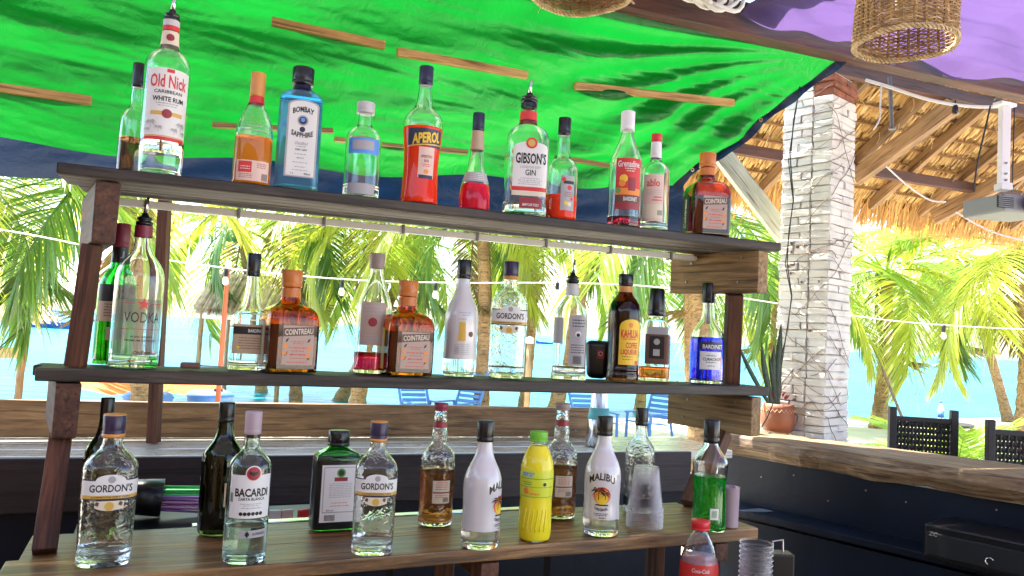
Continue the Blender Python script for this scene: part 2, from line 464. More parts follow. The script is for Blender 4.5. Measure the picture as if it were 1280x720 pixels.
# ================================================================ PALMS
def frond_mesh(name, L, droop, npair, leaf_len, width, seed, mat, curl=0.0):
    rnd = random.Random(seed)
    vs, fs = [], []
    n = 14; pts = []
    a = 0.0; p = Vector((0, 0, 0))
    for i in range(n + 1):
        pts.append(p.copy())
        t = i / n
        a = -droop * (t ** 1.4)
        p = p + Vector((math.cos(a), curl * t * 0.3, math.sin(a))) * (L / n)
    tv, tf = tube_vf(pts, [0.022 * (1 - 0.85 * i / n) for i in range(n + 1)], 5)
    vs += tv; fs += tf
    def pt(t):
        f = t * n; i = min(int(f), n - 1); return pts[i].lerp(pts[i + 1], f - i), (pts[i + 1] - pts[i]).normalized()
    for k in range(npair):
        t = 0.14 + 0.86 * (k + rnd.uniform(0, 0.6)) / npair
        t = min(t, 0.999)
        c, d = pt(t)
        ll = leaf_len * (0.45 + 0.55 * math.sin(math.pi * min(1, 0.12 + t * 0.80)) ** 0.8) * rnd.uniform(0.85, 1.1)
        side0 = d.cross(Vector((0, 0, 1)))
        if side0.length < 1e-3: side0 = Vector((0, 1, 0))
        side0.normalize()
        for s in (-1, 1):
            ang = R(58 - 32 * t) + rnd.uniform(-0.10, 0.10)
            dr = (d * math.cos(ang) + side0 * s * math.sin(ang)).normalized()
            up = dr.cross(d * s).normalized()
            if up.z < 0: up = -up
            dr = (dr + up * rnd.uniform(0.0, 0.2)).normalized()
            wv = dr.cross(Vector((0, 0, 1)))
            wv = wv.normalized() if wv.length > 1e-3 else Vector((1, 0, 0))
            wv = (wv + Vector((0, 0, rnd.uniform(-0.5, 0.5)))).normalized()
            q = c.copy(); o = len(vs)
            hang = rnd.uniform(0.14, 0.36)
            m_ = 4
            for j in range(m_ + 1):
                u = j / m_
                w = width * (0.35 + 0.65 * math.sin(math.pi * (0.18 + 0.80 * u))) * (1 if j < m_ else 0.05)
                vs.append(q - wv * w * 0.5); vs.append(q + wv * w * 0.5)
                dr2 = (dr + Vector((0, 0, -1)) * hang * (u * 2.6)).normalized()
                q = q + dr2 * (ll / m_)
            for j in range(m_):
                fs.append([o + 2 * j, o + 2 * j + 1, o + 2 * j + 3, o + 2 * j + 2])
    me = mesh_of(name, vs, fs)
    me.materials.append(MATS[mat])
    return me
FRONDS = [frond_mesh('frond', 2.6, R(70), 92, 0.85, 0.024, 1, 'leaf_a', 0.2),
          frond_mesh('frond', 2.4, R(95), 88, 0.88, 0.024, 2, 'leaf_b', -0.2),
          frond_mesh('frond', 2.7, R(55), 94, 0.82, 0.024, 3, 'leaf_a', 0.1),
          frond_mesh('frond', 2.3, R(110), 84, 0.80, 0.024, 4, 'leaf_c', -0.1),
          frond_mesh('frond', 2.5, R(80), 90, 0.90, 0.025, 5, 'leaf_b', 0.3),
          frond_mesh('frond', 2.2, R(120), 48, 0.6, 0.030, 6, 'leaf_d', 0.0)]
def palm(label, base, crown, r0, nf, seed, scale=1.0, lean=0.15, dead=1):
    rnd = random.Random(seed)
    root = thing('palm_tree', label, 'palm tree', base, group='coconut palms along the beach')
    base, crown = Vector(base), Vector(crown)
    pts, rads = [], []
    n = 34
    for i in range(n + 1):
        t = i / n
        q = base.lerp(crown, t) + Vector((lean * math.sin(math.pi * t) * 0.5, 0, 0))
        pts.append(q); rads.append(r0 * (1.25 - 0.25 * min(1, t * 6)) * (1 - 0.28 * t) * (1.0 + (0.055 if i % 2 else -0.03)))
    v, f = tube_vf(pts, rads, 14)
    obj('trunk', v, f, 'trunk_bark', root, smooth=False)
    for i in range(nf):
        t = (i + 0.5) / nf
        az = i * 2.39996 + rnd.uniform(-0.3, 0.3)
        el = R(72) - R(118) * t ** 0.85 + rnd.uniform(-0.12, 0.12)
        k = rnd.choice([0, 1, 2, 4, 0, 1, 4]) if t < 0.7 else rnd.choice([1, 3, 4, 3])
        if dead and i >= nf - dead: k = 5; el = R(-62)
        o = bpy.data.objects.new('frond', FRONDS[k]); COL.objects.link(o)
        o.parent = root
        o.location = crown - base + Vector((math.cos(az), math.sin(az), 0)) * 0.06 * scale
        o.rotation_euler = (rnd.uniform(-0.35, 0.35), -el, az)
        s = scale * rnd.uniform(0.85, 1.12) * (0.8 + 0.2 * min(1, t * 3)); o.scale = (s, s, s)
    cv = []
    for i in range(5):
        a = i * 1.3 + seed
        c = crown + Vector((math.cos(a) * 0.17, math.sin(a) * 0.17, -0.16)) * scale
        bm = bmesh.new(); bmesh.ops.create_icosphere(bm, subdivisions=2, radius=0.10 * scale)
        for q in bm.verts: q.co = Vector((q.co.x, q.co.y, q.co.z * 1.25)) + c
        obj('coconut', [q.co.copy() for q in bm.verts], [[w.index for w in fc.verts] for fc in bm.faces], 'leaf_c', root, smooth=True)
        bm.free()
    return root
def palm_px(label, px, py_crown, Y, r0, nf, seed, scale=1.0, px_base=None, **k):
    c = at_y(px, py_crown, Y)
    b = at_y(px_base if px_base is not None else px, 480, Y)
    gz = ground_z(b.x, Y) - 0.05
    palm(label, (b.x, Y, gz), (c.x, Y, c.z), r0, nf, seed, scale, **k)
palm_px('slim coconut palm rising behind the square clear gin bottle with purple cap', 602, 262, 12.5, 0.135, 15, 11, 1.0)
palm_px('thick coconut palm trunk beside the right post of the bottle rack', 872, 255, 9.2, 0.19, 14, 12, 0.9, px_base=888, lean=-0.1)
palm_px('small coconut palm standing alone on the sand just right of the brick column', 1108, 338, 15.5, 0.15, 20, 13, 1.12, px_base=1098)
palm_px('coconut palm with drooping fronds behind the second woven bar chair', 1284, 305, 12.0, 0.17, 20, 14, 1.1, px_base=1280)
palm_px('coconut palm arching over the small thatched beach hut', -70, 175, 8.0, 0.15, 14, 15, 1.0)
palm_px('coconut palm whose fronds hang behind the clear vodka bottle with red star', 150, 205, 9.5, 0.14, 14, 16, 1.05, px_base=185)
palm_px('coconut palm behind the two black capped bottles at the red post', 360, 232, 15.5, 0.12, 15, 17, 1.35, px_base=372)
palm_px('coconut palm with leaning trunk behind the two square amber bottles', 470, 255, 13.5, 0.14, 15, 18, 1.1, px_base=446)
palm_px('coconut palm behind the clear bottle with metal pourer on the middle shelf', 745, 235, 13.0, 0.13, 15, 19, 1.05, px_base=690)
palm_px('far coconut palm beside the snake plant leaves', 968, 330, 14.0, 0.14, 14, 20, 1.05, px_base=968)
palm_px('bushy far coconut palm seen over the long red filled bottle', 520, 300, 17.0, 0.14, 14, 22, 1.1, px_base=420)

palm_px('far coconut palm behind the orange red pole on the sand', 300, 285, 18.0, 0.13, 11, 41, 1.25, px_base=330)
palm_px('far coconut palm between the embossed gin and the pourer bottle on the middle shelf', 668, 285, 17.0, 0.12, 11, 42, 1.25, px_base=655)
palm_px('far coconut palm behind the dark coffee liqueur bottle', 815, 290, 18.0, 0.12, 11, 43, 1.25, px_base=800)
palm_px('far coconut palm filling the gap below the thatch fringe', 1195, 322, 19.0, 0.12, 18, 44, 1.3, px_base=1262)
# low palm shrubs behind the bar chairs and yellow ornamental plants on the sand
def shrub(label, px, py, nf, scale, seed, kinds, z=0.0, D=None):
    p = at_z(px, py, 0.0) if D is None else Vector((at_y(px, py, D).x, D, 0))
    root = thing('palm_shrub', label, 'shrub', p, group='low shrubs on the sand')
    rnd = random.Random(seed)
    for i in range(nf):
        o = bpy.data.objects.new('frond', FRONDS[rnd.choice(kinds)]); COL.objects.link(o); o.parent = root
        o.rotation_euler = (rnd.uniform(-0.3, 0.3), -R(rnd.uniform(30, 80)), i * 2.4 + rnd.uniform(-0.3, 0.3))
        s = scale * rnd.uniform(0.8, 1.15); o.scale = (s, s, s)
    v, f = tube_vf([p, p + Vector((0, 0, 0.22 * scale))], [0.09 * scale, 0.05 * scale], 8)
    obj('stem', v, f, 'trunk_bark', root)
shrub('feathery palm shrub between the two woven bar chairs', 1190, 560, 15, 0.42, 31, [0, 2], D=8.0)
shrub('feathery palm shrub behind the bottle of water and woven chair', 1150, 560, 12, 0.38, 32, [0, 4], D=9.5)
shrub('yellow leaved shrub seen under the middle shelf beside the left post', 148, 512, 12, 0.28, 33, [1, 4], D=8.0)
shrub('yellow leaved shrub seen under the middle shelf beside the blue drum', 240, 510, 11, 0.22, 34, [1, 4], D=8.5)

# ================================================================ BEACH THINGS
def hut():
    c = at_z(10, 512, 0.0)
    root = thing('beach_hut', 'small thatched beach hut with pole legs at the water', 'hut', c)
    D = c.y
    top = at_y(-25, 300, D); eave = at_y(-25, 392, D)
    rr = 1.05
    for k in range(5):      # courses of thatch
        vs, fs = [], []
        rnd = random.Random(k)
        z0 = eave.z + (top.z - eave.z) * (k / 5.0); z1 = eave.z + (top.z - eave.z) * ((k + 1.35) / 5.0)
        ra, rb = rr * (1 - k / 5.2), rr * (1 - min(1, (k + 1.35) / 5.2)) + 0.02
        for i in range(130):
            a = 2 * math.pi * i / 130 + rnd.uniform(-0.03, 0.03); w = 0.045
            r_ = ra * rnd.uniform(0.96, 1.1); zz = z0 - rnd.uniform(0, 0.12)
            e = Vector((-math.sin(a), math.cos(a), 0)) * w
            p0 = Vector((top.x + r_ * math.cos(a), D + r_ * math.sin(a), zz)); p1 = Vector((top.x + rb * math.cos(a), D + rb * math.sin(a), z1))
            o = len(vs); vs += [p0 - e, p0 + e, p1 + e * 0.5, p1 - e * 0.5]; fs.append([o, o + 1, o + 2, o + 3])
        obj('thatch_course', vs, fs, 'straw_grey', root)
    for dx, dy in ((0.42, -0.3), (0.62, 0.25), (-0.5, -0.3), (-0.5, 0.3)):
        v, f = tube_vf([(top.x + dx, D + dy, -0.5), (top.x + dx, D + dy, eave.z + 0.25)], 0.055, 8)
        obj('post', v, f, 'pole_wood', root)
    b1 = at_y(12, 441, D - 0.35)
    v, f = box_vf(b1, 0.34, 0.04, 0.16, bevel=0.006); obj('sign_board', v, f, 'pole_wood', root)
hut()
def far_hut():
    c = at_z(318, 500, 0.0); D = 16.0
    a = at_y(265, 384, D); b = at_y(372, 392, D); t = at_y(318, 345, D)
    root = thing('beach_hut', 'far thatched shelter with a pale ledge behind the amber square bottle', 'hut', ((a.x + b.x) / 2, D, 0))
    vs, fs = [], []
    rnd = random.Random(4)
    for s in (0, 1):
        for i in range(160):
            x = a.x + (b.x - a.x) * (i + rnd.random()) / 160
            y0 = D - 0.9 if s == 0 else D + 0.9
            o = len(vs)
            vs += [(x - 0.03, y0, a.z - rnd.uniform(0, 0.18)), (x + 0.03, y0, a.z - rnd.uniform(0, 0.18)), (x + 0.03, D, t.z + 0.02), (x - 0.03, D, t.z)]
            fs.append([o, o + 1, o + 2, o + 3])
    obj('thatch', vs, fs, 'straw_grey', root)
    v, f = box_vf(((a.x + b.x) / 2, D - 0.75, a.z - 0.16), b.x - a.x, 0.08, 0.16); obj('ledge', v, f, 'boat_white', root)
    for x in (a.x + 0.1, b.x - 0.1):
        for y in (D - 0.75, D + 0.75):
            v, f = tube_vf([(x, y, ground_z(x, y) - 0.1), (x, y, a.z)], 0.05, 8); obj('post', v, f, 'pole_wood', root)
far_hut()
def pole(name, label, cat, px0, py0, px1, py1, D, r, mat, group=None):
    a = at_y(px0, py0, D); b = at_y(px1, py1, D)
    root_z = ground_z(a.x, D)
    d = (b - a); a = a + d * ((root_z - a.z) / d.z)
    root = thing(name, label, cat, a, group=group)
    v, f = tube_vf([a, a.lerp(b, 0.5), b], [r, r * 0.95, r * 0.85], 10); obj('pole_shaft', v, f, mat, root, smooth=True)
    v, f = lathe_vf([(0.001, 0), (r * 1.25, 0.01), (r * 1.25, 0.08), (0.001, 0.11)], 10, b); obj('pole_cap', v, f, 'cable_white', root)
pole('beach_pole', 'slim orange red painted pole standing on the sand', 'pole', 272, 505, 285, 335, 9.5, 0.032, 'orange_paint')
pole('beach_pole', 'bare wooden pole seen beside the large thick palm trunk', 'pole', 658, 515, 662, 430, 10.5, 0.045, 'pole_wood')
pole('beach_pole', 'bare wooden pole with a rope tied near the brick column', 'pole', 1122, 508, 1088, 425, 13.0, 0.025, 'vine_dry')
def sun_bed(label, px, py, rz, D=None, back=62):
    c = at_z(px, py, 0.0)
    root = thing('beach_chair', label, 'chair', c, rz, group='blue plastic beach chairs')
    root.scale = (0.8, 0.8, 0.72)
    def P(name, vs, fs): return obj(name, vs, fs, 'blue_plastic', root, world=False)
    W = 0.58
    th = R(back)
    for i in range(7):       # slats of the back
        t0 = 0.10 + i * 0.115
        vv, ff = box_vf((0, 0, 0), W * 0.86, 0.022, 0.075, bevel=0.004)
        mt = Matrix.Translation((0, 0.22 + math.cos(th) * t0, 0.36 + math.sin(th) * t0)) @ Matrix.Rotation(th - R(90), 4, 'X')
        P('back_slat', [mt @ Vector(q) for q in vv], ff)
    for s in (-1, 1):
        vv, ff = tube_vf([(s * W / 2, 0.20, 0.33), (s * W / 2, 0.22 + math.cos(th) * 0.45, 0.36 + math.sin(th) * 0.45), (s * W / 2 * 0.9, 0.22 + math.cos(th) * 0.92, 0.36 + math.sin(th) * 0.92)], 0.028, 8)
        P('back_frame', vv, ff)
        vv, ff = box_vf((s * W / 2, -0.1, 0.55), 0.06, 0.6, 0.03, bevel=0.01); P('armrest', vv, ff)
        vv, ff = tube_vf([(s * W / 2, -0.36, 0.0), (s * W / 2, -0.34, 0.55)], 0.028, 8); P('leg', vv, ff)
        vv, ff = tube_vf([(s * W / 2, 0.34, 0.0), (s * W / 2, 0.20, 0.55)], 0.028, 8); P('leg', vv, ff)
    for i in range(6):
        vv, ff = box_vf((0, -0.34 + i * 0.105, 0.36 - 0.012 * i), W * 0.9, 0.085, 0.022, bevel=0.004); P('seat_slat', vv, ff)
sun_bed('blue plastic beach chair behind the white coconut rum bottle', 742, 548, R(20), back=55)
sun_bed('blue plastic beach chair partly hidden behind a clear bottle with black cap', 812, 548, R(-50), back=75)
sun_bed('blue plastic beach chair seen under the middle shelf, tilted left', 524, 535, R(30), back=65)
sun_bed('blue plastic beach chair seen under the middle shelf, tilted right', 572, 535, R(-35), back=70)
def drum(label, px, py, D):
    c = Vector((at_y(px, py, D).x, D, 0.0))
    root = thing('plastic_drum', label, 'drum', c, group='blue drums on the sand')
    v, f = lathe_vf([(0.24, 0.0), (0.28, 0.03), (0.29, 0.3), (0.31, 0.32), (0.29, 0.34), (0.29, 0.44), (0.31, 0.46), (0.27, 0.50), (0.24, 0.52)], 24, c)
    obj('drum_body', v, f, 'blue_plastic', root, smooth=True)
    v, f = lathe_vf([(0.06, 0.52), (0.06, 0.55), (0.05, 0.56)], 12, c + Vector((0.1, 0, 0))); obj('bung', v, f, 'black_plastic', root)
drum('blue plastic drum on the sand beside the wooden rack upright', 185, 502, 9.8)
drum('blue plastic drum on the sand seen over the dark wine bottle', 262, 508, 10.4)
def parasol(label, px, py, D):
    t = at_y(px, py, D); c = Vector((t.x, D, ground_z(t.x, D)))
    root = thing('beach_parasol', label, 'parasol', c)
    n = 8; rr = 1.25; vs = [(t.x, D, t.z + 0.28)]
    for k in range(n): vs.append((t.x + rr * math.cos(k * math.pi / 4 + 0.2), D + rr * math.sin(k * math.pi / 4 + 0.2), t.z - 0.08))
    for k in range(n):
        a = (k + 0.5) * math.pi / 4 + 0.2; vs.append((t.x + rr * 0.92 * math.cos(a), D + rr * 0.92 * math.sin(a), t.z - 0.02))
    for k in range(n):
        a, b, mid = 1 + k, 1 + (k + 1) % n, 1 + n + k
        obj('canopy_panel', [vs[0], vs[a], vs[mid], vs[b]], [[0, 1, 2], [0, 2, 3]], 'canopy_orange', root)
    v, f = tube_vf([c, (t.x, D, t.z + 0.34)], 0.025, 8); obj('pole_shaft', v, f, 'pole_wood', root)
parasol('low orange beach parasol seen under the middle shelf', 172, 478, 11.5)
def boat(label, px, py, D, L, hull):
    c = at_y(px, py, D); c.z = SEA_Z
    root = thing('boat', label, 'boat', c, group='boats moored in the bay')
    st = []
    for i in range(9):
        t = i / 8; w = L * 0.14 * math.sin(math.pi * (0.12 + 0.80 * t)) ** 0.7; x = (t - 0.5) * L
        sh = L * 0.085 * (1 + 1.2 * (2 * t - 1) ** 4)
        st.append([(x, -w, sh), (x * 0.94, -w * 0.6, -0.1), (x * 0.94, w * 0.6, -0.1), (x, w, sh)])
    vs = [c + Vector(p) for s in st for p in s]; fs = []
    for i in range(8):
        for k in range(3): fs.append([i * 4 + k, i * 4 + k + 1, i * 4 + k + 5, i * 4 + k + 4])
        fs.append([i * 4 + 3, i * 4, i * 4 + 4, i * 4 + 7])
    fs += [[0, 1, 2, 3], [32, 35, 34, 33]]
    obj('hull', vs, fs, hull, root)
    v, f = box_vf(c + Vector((-0.08 * L, 0, L * 0.15)), L * 0.34, L * 0.15, L * 0.12, bevel=0.03); obj('cabin', v, f, 'boat_white', root)
    v, f = box_vf(c + Vector((-0.08 * L, 0, L * 0.235)), L * 0.42, L * 0.18, L * 0.012); obj('cabin_roof', v, f, hull, root)
boat('long blue boat moored beyond the thatched beach hut', 66, 410, 70.0, 6.5, 'boat_blue')
boat('small white boat on the water right of the small palm', 1158, 463, 110.0, 3.5, 'boat_white')
boat('tiny blue boat in the bay behind the clear bottle with pourer', 682, 432, 150.0, 4.0, 'boat_blue')

# ================================================================ THE BAR
Z_UP, Z_MID, Z_CNT, Z_BAR = 1.818, 1.373, 1.0, 1.05
# --- bottle rack
UA, UB = at_z(72, 203, Z_UP), at_z(975, 304, Z_UP)        # front top edge of the upper shelf
MA, MB = at_z(44, 459, Z_MID), at_z(962, 484, Z_MID)
CA, CB = at_z(-12, 731, Z_CNT), at_z(948, 660, Z_CNT)
def frame(a, b):
    u = (b - a); u.z = 0; u.normalize(); return u, Vector((-u.y, u.x, 0))
uU, nU = frame(UA, UB); uM, nM = frame(MA, MB); uC, nC = frame(CA, CB)
rack = thing('bottle_rack', 'two tier bottle rack of rough dark planks on wooden posts', 'rack', CA + nC * 0.2)
def plank(name, root, mat, a, b, n, o, depth, th, **k):
    p0, p1 = a + n * (o + depth / 2), b + n * (o + depth / 2)
    dz = Vector((0, 0, -th / 2))
    return local_box(name, mat, root, p0 + dz, p1 + dz, depth, th, **k)
plank('edge_shade_strip', rack, 'shelf_wood', UA, UB, nU, -0.005, 0.0042, 0.024)  # dark strip added to stand for shade on the shelf's front edge
plank('shelf_board', rack, 'shelf_lit_pale', UA, UB, nU, 0.0, 0.135, 0.026, segs=14, rough=0.004, seed=1)
plank('shelf_board', rack, 'shelf_lit_pale', UA + Vector((0.02, 0, -0.003)), UB + Vector((-0.03, 0, -0.003)), nU, 0.142, 0.10, 0.024, segs=14, rough=0.004, seed=2)
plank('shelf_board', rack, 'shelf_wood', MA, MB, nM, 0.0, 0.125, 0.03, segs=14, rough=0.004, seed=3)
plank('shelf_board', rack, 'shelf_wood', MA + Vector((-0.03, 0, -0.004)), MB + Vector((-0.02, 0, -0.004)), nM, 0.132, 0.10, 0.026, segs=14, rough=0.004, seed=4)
# cross pieces under the shelves
ax = Vector((-0.62, 0.785, 0)).normalized()
def cross(px, py, z, L, w, h, root=rack):
    p = at_z(px, py, z)
    return p, local_box('cross_block', 'block_wood', root, p + Vector((0, 0, -h / 2)), p + ax * L + Vector((0, 0, -h / 2)), w, h, bevel=0.004)
zu = Z_UP - 0.030; zm = Z_MID - 0.034
pUL = UA + uU * 0.10 + nU * 0.005; pUL.z = zu
pUR = UB - uU * 0.055 + nU * 0.004; pUR.z = zu
pML = MA + uM * 0.066 + nM * 0.006; pML.z = zm
pMR = MB - uM * 0.045 + nM * 0.004; pMR.z = zm
for p, h, mt in ((pUL, 0.135, 'post_wood'), (pUR, 0.125, 'block_wood'), (pML, 0.12, 'post_wood'), (pMR, 0.12, 'block_wood')):
    ax3 = ax if mt == 'block_wood' else Vector((-0.55, 0.835, 0))
    local_box('cross_block', mt, rack, p + Vector((0, 0, -h / 2)), p + ax3 * 0.34 + Vector((0, 0, -h / 2)), 0.05, h, bevel=0.004, segs=4, rough=0.003, seed=p.x)
# posts: upper ones stand on the middle shelf, lower ones on the counter
def post(a, b, w=0.037):
    return local_box('post', 'post_wood', rack, a, b, w, w * 0.9, bevel=0.004, segs=6, rough=0.003, seed=a.x * 3)
def pz(p, z): return Vector((p.x, p.y, z))
post(pz(pML + ax * 0.045 + Vector((0.018, 0, 0)), Z_MID + 0.001), pz(pUL + ax * 0.06 - Vector((0.012, 0, 0)), zu - 0.136))
post(pz(pMR + ax * 0.10, Z_MID + 0.001), pz(pUR + ax * 0.10, zu - 0.126), 0.048)
post(pz(at_z(58, 697, Z_CNT) + ax * 0.03, Z_CNT + 0.002), pz(pML + ax * 0.05, zm - 0.121), 0.045)
print('RP', proj(pz(pMR + ax * 0.13, Z_CNT)), proj(pz(pMR + ax * 0.13, zm-0.12)))
post(pz(at_z(874, 636, Z_CNT) + ax * 0.03, Z_CNT + 0.002), pz(pMR + ax * 0.13, zm - 0.121), 0.06)
# slimmer rear upright seen between the shelves
b0 = at_y(196, 500, 2.72); b1 = at_y(207, 240, 2.72)
local_box('rear_upright', 'post_wood', rack, Vector((b0.x, 2.72, Z_BAR + 0.004)), Vector((b1.x, 2.72, Z_UP + 0.1)), 0.036, 0.04, bevel=0.003)
for (px, py, z) in ((846, 372, 0), ):
    pass
# nail heads on the wide cross blocks
side = Vector((-ax.y, ax.x, 0))     # inner face direction of the blocks
for base, h in ((pUR, 0.125), (pMR, 0.12)):
    for t, dz in ((0.06, -0.02), (0.07, -0.095), (0.25, -0.03), (0.27, -0.09)):
        c = base + ax * t + Vector((0, 0, dz)) - Vector((ax.y, -ax.x, 0)) * 0.0265
        v, f = tube_vf([c, c - Vector((ax.y, -ax.x, 0)) * 0.003], 0.004, 8); obj('nail', v, f, 'nail_steel', rack)

# white conduit and lamp strip under the upper shelf
strip = thing('light_strip', 'white plastic light strip clipped under the upper shelf', 'light strip', UA + nU * 0.2)
s0 = UA + uU * 0.03 + nU * 0.225; s1 = UB - uU * 0.16 + nU * 0.225
s0.z = s1.z = Z_UP - 0.043
local_box('strip_body', 'white_plastic', strip, s0, s1, 0.022, 0.018, bevel=0.003)
Ls = (s1 - s0).length
for i in range(8):
    c = s0 + uU * (Ls * (i + 0.6) / 8)
    v, f = box_vf(c, 0.008, 0.030, 0.026, rz=math.atan2(uU.y, uU.x), bevel=0.002); obj('clip', v, f, 'grey_plastic', strip)
q0 = s1.copy(); q1 = s1 + uU * 0.05; q2 = q1 + Vector((0.012, 0, -0.03)); q3 = q2 + Vector((0.004, 0, -0.18))
v, f = tube_vf([q0, q0.lerp(q1, 0.6), q1 + Vector((0, 0, -0.004)), q2, q3], 0.0085, 10); obj('conduit', v, f, 'white_plastic', strip, smooth=True)

# --- bottle counter (two planks on legs)
counter = thing('bottle_counter', 'wooden bottle counter of two worn planks with reddish front edge', 'counter', pz(CA + nC * 0.15, 0))
plank('plank', counter, 'counter_wood', CA, CB, nC, 0.0, 0.150, 0.032, segs=14, rough=0.003, seed=7)
plank('plank', counter, 'counter_wood', CA + uC * 0.02 + Vector((0, 0, -0.003)), CB - uC * 0.02 + Vector((0, 0, -0.003)), nC, 0.156, 0.19, 0.03, segs=14, rough=0.003, seed=8)
for t in (0.12, 0.55, 0.93):
    p = CA.lerp(CB, t)
    for o in (0.05, 0.30):
        q = p + nC * o
        local_box('leg', 'post_wood', counter, pz(q, 0.0), pz(q, Z_CNT - 0.034), 0.05, 0.05, bevel=0.003)
    local_box('bearer', 'post_wood', counter, pz(p + nC * 0.0, Z_CNT - 0.058), pz(p + nC * 0.34, Z_CNT - 0.058), 0.045, 0.045, bevel=0.003)
# lower shelf below, with steel lip
low = thing('under_shelf', 'dark lower shelf with steel lip under the bottle counter', 'shelf', pz(CA, 0))
L0 = CA - nC * 0.02; L1 = CB + uC * 0.30 - nC * 0.02
Z_LOW = 0.74
plank('shelf_board', low, 'navy_panel', pz(L0, Z_LOW), pz(L1, Z_LOW), nC, -0.30, 0.62, 0.03)
local_box('steel_lip', 'steel', low, pz(L0 + nC * 0.10, Z_LOW + 0.012), pz(L0.lerp(L1, 0.62) + nC * 0.10, Z_LOW + 0.012), 0.02, 0.02, bevel=0.002)
for t in (0.02, 0.98):
    for o in (-0.25, 0.28):
        q = L0.lerp(L1, t) + nC * o
        local_box('leg', 'black_matte', low, pz(q, 0), pz(q, Z_LOW - 0.031), 0.04, 0.04, bevel=0.003)
# steel strip along the back of the counter
rail = thing('steel_rail', 'thin bright steel rail along the back of the bottle counter', 'rail', pz(CA + nC * 0.38, Z_CNT))
ra = CA + nC * 0.385 + uC * 0.35; rb = CB + nC * 0.385 - uC * 0.42
local_box('rail_bar', 'steel', rail, pz(ra, Z_CNT - 0.012), pz(rb, Z_CNT - 0.012), 0.03, 0.012, bevel=0.002)
for t in (0.03, 0.5, 0.97):
    q = ra.lerp(rb, t); local_box('bracket', 'black_matte', rail, pz(q, 0.0), pz(q, Z_CNT - 0.019), 0.02, 0.02, bevel=0.0)

# --- sea side bar
BA, BB = at_z(60, 570.5, Z_BAR), at_z(862, 563, Z_BAR)
uB, nB = frame(BA, BB)
BA0 = BA - uB * 1.3
bar = thing('sea_bar', 'long bar with pale plank top and dark panels facing the sea', 'bar', pz(BA0 + nB * 0.2, 0))
wdt = 0.40
for k, (o, d) in enumerate(((0.0, 0.13), (0.134, 0.13), (0.268, 0.13))):
    plank('top_plank', bar, 'bar_top_wood', BA0, BB + uB * 0.22, nB, o, d, 0.035, segs=10, rough=0.002, seed=20 + k)
plank('fascia_board', bar, 'fascia_wood', pz(BA0, Z_BAR - 0.003), pz(BB, Z_BAR - 0.003), nB, -0.016, 0.015, 0.165)
plank('front_panel', bar, 'navy_panel', pz(BA0, Z_BAR - 0.168), pz(BB, Z_BAR - 0.168), nB, 0.03, 0.025, Z_BAR - 0.172)
plank('back_panel', bar, 'navy_panel', pz(BA0, Z_BAR - 0.037), pz(BB, Z_BAR - 0.037), nB, 0.36, 0.025, Z_BAR - 0.045)
# upright board standing on the sea edge of that bar
back = thing('wind_board', 'single wide weathered plank standing along the sea edge of the bar', 'board', pz(BA0 + nB * 0.42, Z_BAR))
w0 = at_z(0, 552, Z_BAR)
wa = BA0 + nB * 0.405; wb = BA + nB * 0.405
# right end under the shaker
tgt = 742
lo, hi = 0.0, 4.0
for _ in range(40):
    mid = (lo + hi) / 2
    if proj(wa + uB * mid)[0] < tgt: lo = mid
    else: hi = mid
wb = wa + uB * lo
local_box('plank', 'board_wood', back, pz(wa, Z_BAR + 0.066), pz(wb, Z_BAR + 0.066), 0.03, 0.13, bevel=0.004, segs=10, rough=0.003, seed=31)
for t in (0.45, 0.72, 0.97):
    c = wa.lerp(wb, t) - nB * 0.0155
    for dz in (0.03, 0.105):
        v, f = tube_vf([pz(c, Z_BAR + dz), pz(c - nB * 0.003, Z_BAR + dz)], 0.004, 8); obj('nail', v, f, 'nail_steel', back)

# --- live edge slab bar on the right
S = [at_z(903, 541.5, Z_BAR), at_z(1290, 600, Z_BAR), at_z(1290, 578, Z_BAR), at_z(935, 537, Z_BAR)]
du = (S[1] - S[0]); du.z = 0; du.normalize(); dn = Vector((-du.y, du.x, 0))
S1 = S[1] + du * 1.2; S2 = S[2] + du * 1.2
slab = thing('slab_bar', 'bar with thick live edge varnished wood slab and navy panels', 'bar', pz(S[0], 0))
N = 60; TH = 0.10
vs, fs = [], []
for i in range(N + 1):
    t = i / N
    a = S[0].lerp(S1, t); d = S[3].lerp(S2, t)
    e1 = 0.018 * mnoise.noise(Vector((t * 9, 1, 0))) + 0.008 * mnoise.noise(Vector((t * 31, 2, 0)))
    e2 = 0.022 * mnoise.noise(Vector((t * 8, 5, 0))) + 0.010 * mnoise.noise(Vector((t * 27, 6, 0)))
    e3 = 0.012 * mnoise.noise(Vector((t * 12, 8, 0)))
    vs += [d, a + dn * (0.012 + e1), a + dn * e1 + Vector((0, 0, -0.012)), a - dn * (0.012 - e2) + Vector((0, 0, -0.05)), a + dn * (0.012 + e2) + Vector((0, 0, -TH + e3)), d + Vector((0, 0, -TH))]
for i in range(N):
    for k in range(5): fs.append([i * 6 + k, i * 6 + k + 1, (i + 1) * 6 + k + 1, (i + 1) * 6 + k])
fs += [[0, 1, 2, 3, 4, 5], [N * 6 + k for k in (5, 4, 3, 2, 1, 0)]]
fs = [f[::-1] for f in fs]
